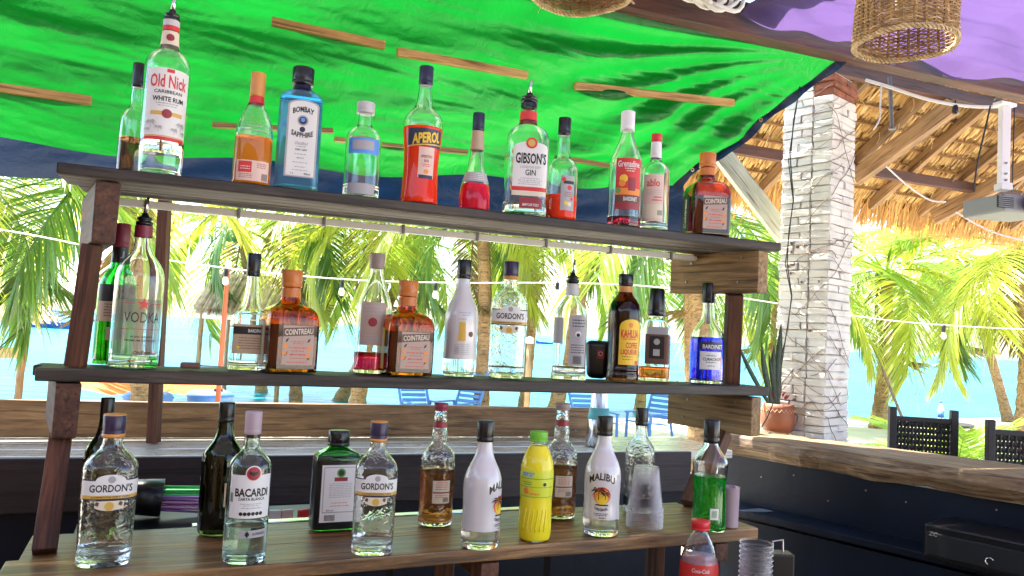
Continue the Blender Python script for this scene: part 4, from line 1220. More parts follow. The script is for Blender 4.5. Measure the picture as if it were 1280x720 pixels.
# --- purple cloth ceiling
PC = at_z(922, 20, 3.02)
def purple(a, b):
    # b: 0 at the beam, 1 behind the camera ; a: along the beam
    base = pz(bm0, 3.0) + tb_ * (0.60 + a * 4.2) - nb_ * (0.09 + b * 4.6) + tb_ * (-0.5 * max(0, b - 0.2))
    zz = 3.085 - 0.03 * a + 0.10 * b - 0.07 * math.sin(math.pi * min(1, b * 3)) * (b < 0.34)
    zz += -0.05 * a * (1 - b) 
    d = 0.09 * mnoise.noise(Vector((a * 5 + b * 4, b * 14 - a * 2, 1.0))) + 0.05 * mnoise.noise(Vector((a * 14 + b * 6, b * 40 - a * 7, 4.0)))
    fold = 0.034 * math.sin(b * 46 + 5 * mnoise.noise(Vector((a * 3, b * 5, 8))) + a * 6)
    gather = 0.0
    if a < 0.08: gather = 0.06 * (1 - a / 0.08) * math.sin(b * 60)
    lip = -0.012 if b < 0.006 else 0
    return base + Vector((0, 0, zz - 3.0 + d + fold * (0.3 + 0.7 * min(1, b * 8)) + lip + gather * 0.3))
pc = thing('purple_cloth', 'purple fabric draped as a ceiling in front of the roof beam', 'cloth', pz(bm0, 3.0))
surf_grid('sheet', pc, purple, 150, 190, 'cloth_purple')
# bunched corner of the cloth
pts = [at_z(x, y, 2.99) for x, y in ((912, 16), (922, 32), (934, 45), (944, 44), (948, 30), (940, 14))]
# pale lilac cloth over the rest of the room
def lilac(a, b):
    base = pz(bm0, 3.0) + tb_ * (-4.2 + a * 4.45) - nb_ * (0.62 + b * 4.0)
    d = 0.06 * mnoise.noise(Vector((a * 5, b * 6, 3.0)))
    return base + Vector((0, 0, 0.22 + d - 0.08 * math.sin(math.pi * b)))
lc_ = thing('lilac_cloth', 'pale lilac fabric ceiling over the working side of the bar', 'cloth', pz(bm0, 3.2))
surf_grid('sheet', lc_, lilac, 60, 60, 'cloth_lilac')

# boards added to stop a sun leak, dark for the shade behind the beam
cbd = thing('sun_block_boards', 'dark boards added behind the roof beam to block sun', 'ceiling', pz(bm0, 3.2))
for i in range(4):
    o_ = 0.05 + i * 0.17
    local_box('board', 'beam_wood', cbd, pz(BM0 - nb_ * (o_ + 0.08), 3.19 + 0.006 * i), pz(bm0 + tb_ * 0.75 - nb_ * (o_ + 0.08), 3.19 + 0.006 * i), 0.165, 0.02, bevel=0.003)
# coil of pale rope on the beam
rope = thing('rope_coil', 'coil of pale rope lashed to the dark red beam', 'rope', at_z(880, 6, 3.04))
rc = at_z(880, 2, 3.03) - nb_ * 0.055
for k in range(5):
    pts = []
    for i in range(21):
        a = 2 * math.pi * i / 20
        pts.append(rc + tb_ * (0.10 * math.cos(a + k) + 0.028 * (k - 2)) + Vector((0, -0.012 * k, (0.045 + 0.006 * k) * math.sin(a + k) + 0.01 * math.sin(3 * a))))
    v, f = tube_vf(pts, 0.010, 8); obj('rope_loop', v, f, 'cable_white', rope, smooth=True)

# --- wicker lampshades
def lampshade(label, px, py_bot, Y, rad, h, seed, yaw=0.0):
    c = at_y(px, py_bot, Y)
    c.z += rad * 0.18
    root = thing('wicker_lampshade', label, 'lampshade', c, group='wicker lampshades')
    rnd = random.Random(seed)
    nrib = 30
    wob = lambda a, z: rad * (1 - 0.06 * z / h) + 0.004 * math.sin(3 * a + seed) + 0.003 * math.sin(5 * a + z * 20)
    for i in range(nrib):
        a = 2 * math.pi * i / nrib
        pts = [(wob(a, z) * math.cos(a), wob(a, z) * math.sin(a), z) for z in np.linspace(0, h, 9)]
        v, f = tube_vf(pts, 0.0048, 5); obj('rib', [c + Vector(q) for q in v], f, 'wicker', root)
    ns = int(h / 0.0062)
    vsA, fsA, vsB, fsB = [], [], [], []
    for j in range(ns):
        z = h * (j + 0.5) / ns
        m_ = nrib * 2
        pts = []
        for i in range(m_):
            a = 2 * math.pi * i / m_
            rr = wob(a, z) + (0.0065 if (i // 1 + j * 2) % 4 < 2 else -0.0065) * (1 if i % 2 == 0 else 0)
            pts.append(c + Vector((rr * math.cos(a), rr * math.sin(a), z + 0.0012 * math.sin(a * 4 + j))))
        pts.append(pts[0])
        v, f = tube_vf(pts, rnd.uniform(0.0022, 0.0034), 4, caps=False)
        tv, tf = (vsA, fsA) if rnd.random() < 0.75 else (vsB, fsB)
        o = len(tv); tv += v; tf += [[q + o for q in g] for g in f]
    props(obj('woven_strands', vsA, fsA, 'wicker', root), kind='stuff')
    props(obj('woven_strands', vsB, fsB, 'wicker_light', root), kind='stuff')
    for k in range(3):
        pts = [c + Vector(((wob(a, 0) + 0.005 * math.sin(a * 22 + k * 2.1)) * math.cos(a), (wob(a, 0) + 0.005 * math.sin(a * 22 + k * 2.1)) * math.sin(a), -0.004 + 0.005 * math.cos(a * 22 + k * 2.1))) for a in np.linspace(0, 2 * math.pi, 160)]
        v, f = tube_vf(pts, 0.0042, 5, caps=False); obj('rim_braid', v, f, 'wicker_light', root)
    for k in range(10):
        a = rnd.uniform(0, 6.28); p = c + Vector((wob(a, 0) * math.cos(a), wob(a, 0) * math.sin(a), 0.005))
        e = p + Vector((math.cos(a) * 0.02, math.sin(a) * 0.02, rnd.uniform(-0.03, 0.01)))
        v, f = tube_vf([p, e], 0.0018, 4); obj('loose_end', v, f, 'wicker_light', root)
    v, f = lathe_vf([(0.03, h * 0.55), (0.034, h * 0.5), (0.03, h * 0.25), (0.018, h * 0.18)], 16, c); obj('bulb', v, f, 'cream_bulb', root, smooth=True)
    v, f = tube_vf([c + Vector((0, 0, h * 0.52)), c + Vector((0, 0, 3.2 - c.z))], 0.006, 6); obj('flex', v, f, 'cable_black', root)
    return c
lampshade('cylindrical wicker lampshade hanging in front of the purple cloth', 1132, 64, 2.42, 0.150, 0.30, 1)
lampshade('wicker lampshade hanging in front of the green tarpaulin, mostly out of frame', 725, 2, 2.35, 0.152, 0.30, 2)

# --- string of bulbs outside
W0, W1 = at_y(-40, 283, 4.6), at_y(1330, 400, 6.6)
sl = thing('string_light', 'white festoon cable with small bulbs strung behind the rack', 'string light', W0)
pts = catenary(W0, W1, 0.06, 40)
# follow the photographed line
pix = [(-40, 280), (60, 297), (140, 315), (283, 336), (428, 350), (560, 354), (700, 353), (820, 357), (960, 377), (1085, 398), (1180, 407), (1330, 414)]
pts = [at_y(x, y, 5.0 + 0.0012 * x) for x, y in pix]
for _ in range(2):
    q = [pts[0]]
    for a, b in zip(pts, pts[1:]): q += [a.lerp(b, 0.25), a.lerp(b, 0.75)]
    pts = q + [pts[-1]]
sl.location = pts[0]
v, f = tube_vf(pts, 0.005, 6); obj('festoon_cable', v, f, 'cable_white', sl, smooth=True)
for x, y, m_ in ((125, 312, 'red_bulb'), (283, 336, 'cream_bulb'), (428, 350, 'cream_bulb'), (545, 354, 'cream_bulb'), (697, 353, 'cream_bulb'), (1180, 407, 'cream_bulb')):
    c = at_y(x, y, 5.0 + 0.0012 * x)
    v, f = lathe_vf([(0.010, 0.0), (0.016, -0.01), (0.016, -0.05), (0.013, -0.055)], 12, c); o = obj('socket', v, f, 'black_plastic', sl)
    v, f = lathe_vf([(0.012, -0.055), (0.017, -0.068), (0.022, -0.088), (0.020, -0.103), (0.009, -0.113)], 14, c)
    obj('bulb', [Vector(q) - Vector(c) + Vector(c) for q in v], f, m_, sl, True)

# ================================================================ BOTTLES
glass('glass_clear', (0.97, 0.985, 0.975))
glass('glass_wavy', (0.97, 0.985, 0.975), bump=0.25, bscale=60)
glass('glass_swirl', (0.96, 0.985, 0.975), bump=0.12, bscale=30, kind='swirl')
glass('glass_aqua', (0.82, 0.95, 0.91))
glass('glass_blue', (0.28, 0.76, 0.97), solid=0.06)
glass('glass_amber', (0.70, 0.22, 0.012))
glass('glass_green', (0.10, 0.62, 0.14))
glass('glass_dark', (0.10, 0.16, 0.04))
glass('glass_brown', (0.30, 0.10, 0.03))
glass('pet_clear', (0.97, 0.97, 0.97), rough=0.03, ior=1.4, bump=0.15, bscale=40)
m = bpy.data.materials.new('cup_clear'); m.use_nodes = True; MATS['cup_clear'] = m
nt = m.node_tree; nt.nodes.clear()
tr_ = nt.nodes.new('ShaderNodeBsdfTransparent'); tr_.inputs[0].default_value = (0.975, 0.97, 0.975, 1)
gl_ = nt.nodes.new('ShaderNodeBsdfPrincipled'); gl_.inputs['Roughness'].default_value = 0.12; gl_.inputs['Base Color'].default_value = (0.7, 0.7, 0.7, 1)
fr_ = nt.nodes.new('ShaderNodeLayerWeight'); fr_.inputs[0].default_value = 0.12
mx_ = nt.nodes.new('ShaderNodeMixShader'); ou_ = nt.nodes.new('ShaderNodeOutputMaterial')
nt.links.new(fr_.outputs['Facing'], mx_.inputs[0]); nt.links.new(tr_.outputs[0], mx_.inputs[1]); nt.links.new(gl_.outputs[0], mx_.inputs[2]); nt.links.new(mx_.outputs[0], ou_.inputs[0])
m2_ = m.copy(); m2_.name = 'cup_rim'; MATS['cup_rim'] = m2_
for n_ in m2_.node_tree.nodes:
    if n_.type == 'LAYER_WEIGHT': n_.inputs[0].default_value = 0.5
glass('liq_clear', (0.985, 0.99, 0.99), ior=1.34)
glass('liq_amber', (0.85, 0.24, 0.015), ior=1.35, solid=0.5)
glass('liq_gold', (0.90, 0.52, 0.06), ior=1.35)
glass('liq_rum', (0.75, 0.27, 0.04), ior=1.35, solid=0.1)
glass('liq_triple', (0.10, 0.018, 0.002), ior=1.35)
glass('liq_orange', (0.95, 0.045, 0.008), ior=1.35, solid=0.72)
glass('liq_red', (0.95, 0.015, 0.06), ior=1.35, solid=0.25)
glass('liq_scarlet', (0.85, 0.012, 0.045), ior=1.35, solid=0.5)
glass('liq_tang', (1.0, 0.22, 0.02), ior=1.35, solid=0.2)
glass('liq_purple', (0.40, 0.01, 0.06), ior=1.35)
glass('liq_brown', (0.30, 0.12, 0.05), ior=1.35)
glass('liq_blue', (0.004, 0.016, 0.62), ior=1.35, solid=0.05)
glass('liq_sky', (0.14, 0.66, 0.98), ior=1.35, solid=0.25)
glass('liq_green', (0.01, 0.60, 0.03), solid=0.18, ior=1.35, bump=0.9, bscale=120, kind='voronoi')
glass('glass_dimple', (0.97, 0.985, 0.975), bump=0.7, bscale=130, kind='voronoi')
plain('liq_yellow', (0.80, 0.69, 0.02), 0.15)
plain('liq_coke', (0.55, 0.27, 0.30), 0.2)
plain('liq_dark', (0.012, 0.006, 0.004), 0.15)
plain('paint_white', (0.62, 0.595, 0.59), 0.14, coat=0.5)
for nm, c_, ro in (('lb_white', (0.72, 0.71, 0.68), 0.5), ('lb_cream', (0.68, 0.60, 0.45), 0.5), ('lb_pink', (0.70, 0.50, 0.42), 0.5), ('lb_yellow', (0.80, 0.52, 0.03), 0.5),
                   ('lb_orange', (0.78, 0.24, 0.03), 0.5), ('lb_red', (0.60, 0.03, 0.025), 0.45), ('lb_darkred', (0.28, 0.02, 0.03), 0.45), ('lb_black', (0.006, 0.005, 0.005), 0.4),
                   ('lb_navy', (0.02, 0.022, 0.06), 0.4), ('lb_blue', (0.10, 0.28, 0.72), 0.4), ('lb_grey', (0.36, 0.35, 0.36), 0.5), ('lb_brown', (0.12, 0.05, 0.035), 0.5),
                   ('lb_gold', (0.62, 0.38, 0.07), 0.35), ('lb_green', (0.10, 0.32, 0.05), 0.45), ('lb_teal', (0.10, 0.40, 0.42), 0.5), ('lb_tan', (0.46, 0.34, 0.22), 0.5), ('lb_rose', (0.42, 0.30, 0.24), 0.5), ('lb_lime', (0.62, 0.68, 0.03), 0.4),
                   ('cap_black', (0.0035, 0.0035, 0.005), 0.28), ('cap_red', (0.62, 0.02, 0.03), 0.35), ('cap_maroon', (0.22, 0.015, 0.04), 0.4), ('cap_white', (0.72, 0.70, 0.70), 0.4),
                   ('cap_gold', (0.62, 0.27, 0.06), 0.35), ('cap_orange', (0.55, 0.16, 0.02), 0.35), ('cap_silver', (0.52, 0.50, 0.50), 0.35), ('cap_purple', (0.022, 0.012, 0.05), 0.35),
                   ('cap_lime', (0.16, 0.50, 0.03), 0.4), ('cap_navy', (0.005, 0.008, 0.04), 0.35), ('cap_taupe', (0.30, 0.22, 0.19), 0.45), ('cap_mauve', (0.40, 0.30, 0.34), 0.45)):
    plain(nm, c_, ro)

m = bpy.data.materials.new('lb_frost'); m.use_nodes = True; MATS['lb_frost'] = m
nt = m.node_tree; nt.nodes.clear()
tr_ = nt.nodes.new('ShaderNodeBsdfTransparent'); df_ = nt.nodes.new('ShaderNodeBsdfTranslucent'); df_.inputs[0].default_value = (0.75, 0.77, 0.74, 1)
mx_ = nt.nodes.new('ShaderNodeMixShader'); mx_.inputs[0].default_value = 0.55; ou_ = nt.nodes.new('ShaderNodeOutputMaterial')
nt.links.new(tr_.outputs[0], mx_.inputs[1]); nt.links.new(df_.outputs[0], mx_.inputs[2]); nt.links.new(mx_.outputs[0], ou_.inputs[0])
PROF = {
 'std': [(0, .93), (.015, 1), (.60, 1), (.66, .96), (.72, .80), (.77, .55), (.81, .40), (.86, .34), (.97, .32)],
 'oldnick': [(0, .86), (.015, .92), (.35, .96), (.68, 1), (.73, .95), (.775, .75), (.80, .50), (.825, .38), (.99, .33)],
 'tequila': [(0, .95), (.02, 1), (.42, .99), (.52, .95), (.60, .80), (.69, .53), (.75, .36), (.97, .33)],
 'bombay': [(0, .97), (.01, 1), (.70, 1), (.75, .95), (.785, .75), (.815, .48), (.845, .37), (.97, .34)],
 'absolut': [(0, .97), (.02, 1), (.58, 1), (.66, .95), (.71, .76), (.74, .52), (.76, .40), (.95, .36)],
 'aperol': [(0, .93), (.02, .98), (.12, .93), (.30, .89), (.48, 1.0), (.57, 1.07), (.63, 1.0), (.675, .70), (.71, .46), (.80, .38), (.88, .33), (.97, .3)],
 'cone': [(0, .95), (.02, 1), (.15, 1), (.27, .90), (.4, .64), (.55, .47), (.8, .37), (.97, .34)],
 'gibson': [(0, .97), (.01, 1), (.62, 1), (.70, .95), (.755, .76), (.79, .5), (.82, .38), (.98, .36)],
 'havana': [(0, .95), (.02, 1), (.48, 1), (.54, .93), (.58, .75), (.61, .5), (.65, .42), (.75, .42), (.85, .36), (.97, .34)],
 'grenadine': [(0, .95), (.02, 1), (.52, 1), (.58, .97), (.66, .75), (.76, .45), (.84, .33), (.97, .31)],
 'blu': [(0, .95), (.02, 1), (.60, 1), (.65, .9), (.69, .65), (.72, .4), (.75, .36), (.97, .34)],
 'cointreau': [(0, .96), (.015, 1), (.46, 1), (.55, .97), (.61, .84), (.65, .60), (.68, .40), (.80, .36), (.97, .33)],
 'jameson': [(0, .95), (.02, 1), (.5, 1), (.58, .95), (.64, .7), (.68, .5), (.74, .42), (.97, .38)],
 'bardrect': [(0, .97), (.02, 1), (.41, 1), (.45, .95), (.48, .78), (.51, .54), (.60, .38), (.8, .29), (.97, .28)],
 'tallcone': [(0, .95), (.02, 1), (.5, 1), (.57, .97), (.7, .65), (.82, .38), (.88, .34), (.97, .33)],
 'malibu': [(0, .88), (.03, .97), (.12, 1), (.3, .95), (.44, .99), (.53, .98), (.61, .82), (.69, .55), (.77, .40), (.9, .34), (.97, .33)],
 'gordons': [(0, .92), (.02, .97), (.35, .98), (.60, 1.0), (.66, .97), (.705, .80), (.745, .55), (.775, .42), (.83, .36), (.97, .34)],
 'rumpour': [(0, .98), (.05, 1.0), (.08, .93), (.60, .95), (.69, .90), (.77, .62), (.83, .40), (.86, .36), (.98, .34)],
 'kahlua': [(0, .95), (.02, 1), (.06, 1), (.085, .95), (.11, 1), (.135, .94), (.60, 1), (.69, .94), (.755, .75), (.80, .5), (.83, .42), (.90, .36), (.97, .34)],
 'jack': [(0, .97), (.02, 1), (.54, 1), (.60, .92), (.65, .66), (.67, .46), (.70, .42), (.97, .34)],
 'curacao': [(0, .95), (.02, 1), (.44, 1), (.50, .93), (.56, .68), (.62, .45), (.70, .36), (.8, .33), (.97, .31)],
 'wine': [(0, .93), (.02, 1), (.46, 1.0), (.56, 1.0), (.63, .9), (.68, .65), (.72, .48), (.80, .36), (.97, .30)],
 'bacardi': [(0, .93), (.02, 1), (.60, 1.0), (.65, .96), (.695, .76), (.73, .48), (.76, .36), (.97, .33)],
 'jager': [(0, .97), (.01, 1), (.70, 1), (.76, .92), (.80, .62), (.835, .38), (.87, .31), (.97, .28)],
 'rumamb': [(0, .95), (.02, 1), (.08, .98), (.5, 1), (.56, .97), (.60, .85), (.64, .6), (.67, .42), (.70, .44), (.75, .46), (.79, .40), (.9, .36), (.97, .35)],
 'juice': [(0, .85), (.02, .95), (.1, 1), (.36, .95), (.44, .97), (.5, 1), (.66, 1), (.76, .86), (.84, .6), (.88, .44), (.90, .40), (.97, .36)],
 'clearrum': [(0, .95), (.02, 1), (.56, 1), (.62, .94), (.67, .7), (.71, .45), (.76, .36), (.97, .33)],
 'melon': [(0, .95), (.02, 1), (.2, .95), (.4, .92), (.54, .98), (.61, 1.02), (.65, .92), (.70, .68), (.75, .46), (.79, .36), (.97, .34)],
 'coke': [(0, .8), (.03, .9), (.1, 1), (.5, .97), (.62, 1), (.72, .95), (.82, .7), (.9, .4), (.93, .33), (.97, .31)],
}
def chaikin(p, it=2):
    for _ in range(it):
        q = [p[0]]
        for a, b in zip(p, p[1:]):
            q += [(a[0] * .75 + b[0] * .25, a[1] * .75 + b[1] * .25), (a[0] * .25 + b[0] * .75, a[1] * .25 + b[1] * .75)]
        p = q + [p[-1]]
    return p
PHI = np.linspace(0, 2 * math.pi, 721)
def ring(a, b, n, k=None):
    """superellipse outline starting at the front (-Y), going to the viewer's right"""
    s, c = np.sin(PHI), np.cos(PHI)
    e = 2.0 / n
    x = a * np.sign(s) * np.abs(s) ** e; y = -b * np.sign(c) * np.abs(c) ** e
    L = np.concatenate([[0], np.cumsum(np.hypot(np.diff(x), np.diff(y)))])
    if k is None: return x, y, L
    t = np.linspace(0, L[-1], k + 1)[:-1]
    return np.interp(t, L, x), np.interp(t, L, y)
NR = 56
class Bottle:
    def __init__(s, name, label, cat, P, H, Rr, prof, n=2.0, asp=1.0, yaw=0.0, group=None):
        s.H, s.R, s.n, s.asp = H, Rr, n, asp
        s.prof = chaikin(PROF[prof], 2)
        s.zs = [p[0] * H for p in s.prof]; s.rs = [p[1] * Rr for p in s.prof]
        s.root = thing(name, label, cat, P, -math.atan2(P.x, P.y) + yaw, group)
        s.cache = {}
    def rad(s, z): return float(np.interp(z, s.zs, s.rs))
    def sec(s, z, inset=0.0):
        r = s.rad(z); f = min(1, max(0, (r / s.R - 0.5) / 0.35)); f = f * f * (3 - 2 * f)
        n = 2 + (s.n - 2) * f; asp = 1 + (s.asp - 1) * f
        return max(0.0015, r - inset), max(0.0015, r * asp - inset), n
    def surf(s, t, z, off):
        key = round(z, 5)
        if key not in s.cache: s.cache[key] = ring(*s.sec(z))
        x, y, L = s.cache[key]
        T = L[-1]; t = t % T
        px, py = np.interp(t, L, x), np.interp(t, L, y)
        e = 0.002
        ax_, ay_ = np.interp((t - e) % T, L, x), np.interp((t - e) % T, L, y)
        bx_, by_ = np.interp((t + e) % T, L, x), np.interp((t + e) % T, L, y)
        dx, dy = bx_ - ax_, by_ - ay_; q = math.hypot(dx, dy) + 1e-9
        return (px + dy / q * off, py - dx / q * off, z)
    def part(s, name, vs, fs, mat, parent=None, smooth=True, label=None):
        o = obj(name, vs, fs, mat, parent or s.root, smooth, world=False)
        if label: o['label'] = label
        return o
    def shell(s, zlist, inset, cap0, cap1):
        vs, fs = [], []
        for z, ins in zlist:
            a, b, n = s.sec(z, inset + ins); x, y = ring(a, b, n, NR)
            vs += [(x[k], y[k], z) for k in range(NR)]
        for i in range(len(zlist) - 1):
            for k in range(NR):
                p, q = i * NR + k, i * NR + (k + 1) % NR
                fs.append([p, q, q + NR, p + NR])
        if cap0: fs.append(list(range(NR))[::-1])
        if cap1: fs.append([(len(zlist) - 1) * NR + k for k in range(NR)])
        return vs, fs
    def body(s, mat, wall=0.0026, base=0.009):
        top = s.zs[-1]
        o1 = s.shell([(z, 0) for z in s.zs], 0, True, False)
        zi = [z for z in s.zs if z > base + 0.003]
        inn = [(base, s.R * 0.10), (base + 0.002, s.R * 0.03)] + [(z, 0) for z in zi]
        i1 = s.shell(inn, wall, True, False)
        vs = o1[0] + i1[0]; n0 = len(o1[0])
        fs = o1[1] + [[q + n0 for q in f][::-1] for f in i1[1]]
        a0 = (len(s.zs) - 1) * NR; b0 = n0 + (len(inn) - 1) * NR
        for k in range(NR): fs.append([a0 + k, a0 + (k + 1) % NR, b0 + (k + 1) % NR, b0 + k])
        s.wall, s.base = wall, base
        return s.part('glass_body', vs, fs, mat)
    def liquid(s, mat, level, name='liquid'):
        lv = level * s.H; ov = s.wall - 0.0004
        if mat in ('liq_orange', 'liq_scarlet', 'liq_amber', 'liq_yellow'):     # cloudy drinks read right up to the glass
            ov = -0.00025
            zl = [(0.0012, s.R * 0.05)] + [(z, 0) for z in s.zs if 0.003 < z < lv - 0.001] + [(lv, 0)]
            v, f = s.shell(zl, ov, True, True)
            return s.part(name, v, f, mat)
        zi = [z for z in s.zs if s.base + 0.003 < z < lv - 0.001]
        zl = [(s.base - 0.0004, s.R * 0.10), (s.base + 0.002, s.R * 0.03)] + [(z, 0) for z in zi] + [(lv, 0)]
        v, f = s.shell(zl, ov, True, True)
        return s.part(name, v, f, mat)
    def coat(s, mat, z0, z1, off=0.0004, name='white_coating'):
        zz = [z0 * s.H] + [z for z in s.zs if z0 * s.H < z < z1 * s.H] + [z1 * s.H]
        v, f = s.shell([(z, 0) for z in zz], -off, False, False)
        return s.part(name, v, f, mat)
    def cap(s, mat, z0, z1=1.0, k=1.10, name='cap', ridges=True, top=None):
        r = s.rad(min(z0 * s.H, s.zs[-1])) * k; H = s.H
        rt = r if top is None else r * top
        h = (z1 - z0) * H
        pr = [(r * 0.96, z0 * H), (r, z0 * H + 0.001), (r, z0 * H + h * 0.18), (r * 0.965, z0 * H + h * 0.21), (r * 0.985, z0 * H + h * 0.25),
              (rt, z1 * H - 0.002), (rt * 0.95, z1 * H), (rt * 0.3, z1 * H + 0.0002)]
        v, f = lathe_vf(pr, 40)
        return s.part(name, v, f, mat, smooth=True)
    def band(s, mat, z0, z1, off=0.0006, name='neck_label'):
        return s.coat(mat, z0, z1, off, name)
    def pourer(s):
        H = s.H; r = s.rad(s.zs[-1]) * 1.05
        v, f = lathe_vf([(r * .98, H * 0.985), (r * 1.05, H), (r * 1.05, H + 0.004), (r * .7, H + 0.007), (r * .95, H + 0.010), (r * .95, H + 0.014), (r * .5, H + 0.018), (r * 0.34, H + 0.026)], 24)
        p = s.part('pourer_stopper', v, f, 'cap_black')
        v, f = tube_vf([(0, 0, H + 0.02), (0.0015, 0, H + 0.045), (0.004, 0, H + 0.064)], [0.0055, 0.0045, 0.0032], 10)
        o = s.part('spout', v, f, 'steel', p)
        return p
    def lab(s, z0, z1, w, c=0.0, mat='lb_white', off=0.0006, arch=0.0, name='label', low=0.0, label=None, nx=26, chamfer=0.0):
        """paper label: z as fraction of H, w and c in body radii along the surface, arch = rise of the top (fraction of H)"""
        H, Rr = s.H, s.R
        nz = max(3, int((z1 - z0) * H / 0.006))
        vs, fs = [], []
        for j in range(nz + 1):
            for i in range(nx + 1):
                u = 2 * i / nx - 1
                top = z1 * H + (arch * H * (math.sqrt(max(0, 1 - u * u)) - 1) if arch > 0 else 0)
                bot = z0 * H + low * H * (u * u)
                z = bot + (top - bot) * j / nz
                vs.append(s.surf((c + u * w / 2) * Rr, z, off))
        for j in range(nz):
            for i in range(nx):
                a = j * (nx + 1) + i; fs.append([a, a + 1, a + nx + 2, a + nx + 1])
        return s.part(name, vs, fs, mat, label=label)
    def flat(s, polys, mat, parent=None, off=0.0010, name='emblem'):
        """polys: lists of (x, z) points, x in body radii along the surface, z as fraction of H"""
        vs, fs = [], []
        def split(tri):
            xs = [p[0] for p in tri]
            if max(xs) - min(xs) <= 0.13: return [tri]
            L = sorted(range(3), key=lambda i: -abs(tri[i][0] - tri[(i + 1) % 3][0]))[0]
            a, b_, c = tri[L], tri[(L + 1) % 3], tri[(L + 2) % 3]
            mid = ((a[0] + b_[0]) / 2, (a[1] + b_[1]) / 2)
            return split([a, mid, c]) + split([mid, b_, c])
        for P in polys:
            xs = [p[0] for p in P]
            if max(xs) - min(xs) <= 0.13:
                tris = [P]
            else:
                cx, cz = sum(xs) / len(P), sum(p[1] for p in P) / len(P)
                tris = []
                for i in range(len(P)): tris += split([(cx, cz), P[i], P[(i + 1) % len(P)]])
            for T in tris:
                o = len(vs)
                vs += [s.surf(x * s.R, z * s.H, off) for x, z in T]; fs.append([o + i for i in range(len(T))])
        return s.part(name, vs, fs, mat, parent, smooth=False)
    def bars(s, rows, mat, parent=None, off=0.0010, name='fine_print', seed=1):
        """rows: (xc, z, width, height): broken lines of print too small to read"""
        rnd = random.Random(seed); P = []
        for xc, z, w, h in rows:
            x = xc - w / 2
            while x < xc + w / 2 - 0.01:
                l = rnd.uniform(0.05, 0.16); e = min(x + l, xc + w / 2)
                m_ = max(1, int((e - x) / 0.08))
                for q in range(m_):
                    a, b = x + (e - x) * q / m_, x + (e - x) * (q + 1) / m_
                    P.append([(a, z - h / 2), (b, z - h / 2), (b, z + h / 2), (a, z + h / 2)])
                x = e + 0.035
        return s.flat(P, mat, parent, off, name)
    def strip(s, x0, x1, z0, z1, mat, parent=None, off=0.0009, name='stripe', slant=0.0):
        P = []; m_ = max(2, int(abs(x1 - x0) / 0.08))
        for q in range(m_):
            a, b = x0 + (x1 - x0) * q / m_, x0 + (x1 - x0) * (q + 1) / m_
            sa, sb = slant * (a - x0), slant * (b - x0)
            P.append([(a, z0 + sa), (b, z0 + sb), (b, z1 + sb), (a, z1 + sa)])
        return s.flat(P, mat, parent, off, name)
    def disc(s, xc, zc, rx, mat, parent=None, off=0.0010, name='emblem', n=24, sq=1.0):
        k = s.R / s.H * sq
        return s.flat([[(xc + rx * math.cos(a), zc + rx * k * math.sin(a)) for a in np.linspace(0, 2 * math.pi, n + 1)[:-1]]], mat, parent, off, name)
    def star(s, xc, zc, rx, mat, parent=None, off=0.0010):
        k = s.R / s.H
        tri = []
        for i in range(5):
            a = math.pi / 2 + i * 2 * math.pi / 5
            o_ = lambda r, t: (xc + r * rx * math.cos(t), zc + r * rx * k * math.sin(t))
            tri.append([(xc, zc), o_(0.40, a - math.pi / 5), o_(1, a), o_(0.40, a + math.pi / 5)])
        return s.flat(tri, mat, parent, off, 'star')
    def text(s, body, xc, zc, w, h, mat, parent=None, off=0.0011, bold=0.015, arc=0.0, vert=False, slant=0.0, name='lettering', shear=0.0):
        """lettering fitted to width w (radii) and height h (fraction of H), wrapped round the surface"""
        V, F = text_mesh(body, bold, shear)
        x0, x1 = V[:, 0].min(), V[:, 0].max(); y0, y1 = V[:, 1].min(), V[:, 1].max()
        X = (V[:, 0] - x0) / (x1 - x0 + 1e-9) - 0.5; Y = (V[:, 1] - y0) / (y1 - y0 + 1e-9) - 0.5
        vs = []
        k = s.R / s.H
        for a, b in zip(X, Y):
            if vert:
                xx, zz = xc - b * h / k * 1.0, zc + a * w * k
                xx = xc - b * h; zz = zc + a * w
            else:
                xx = xc + a * w; zz = zc + b * h - arc * (2 * a) ** 2 + slant * a
                if arc: xx += (b * h / k) * (2 * arc / (w * k)) * (2 * a) * k * 1.2
            vs.append(s.surf(xx * s.R, zz * s.H, off))
        return s.part(name, vs, F, mat, parent, smooth=False)
TXT = {}
def text_mesh(body, bold, shear):
    key = (body, bold, shear)
    if key not in TXT:
        cu_ = bpy.data.curves.new('lettering', 'FONT')
        cu_.body = body; cu_.size = 1.0; cu_.offset = bold; cu_.resolution_u = 2; cu_.shear = shear; cu_.fill_mode = 'FRONT'
        ob = bpy.data.objects.new('lettering', cu_)
        me = bpy.data.meshes.new_from_object(ob)
        V = np.array([v.co[:2] for v in me.vertices]); F = [list(p.vertices) for p in me.polygons]
        bpy.data.objects.remove(ob); bpy.data.curves.remove(cu_); bpy.data.meshes.remove(me)
        TXT[key] = (V, F)
    return TXT[key]

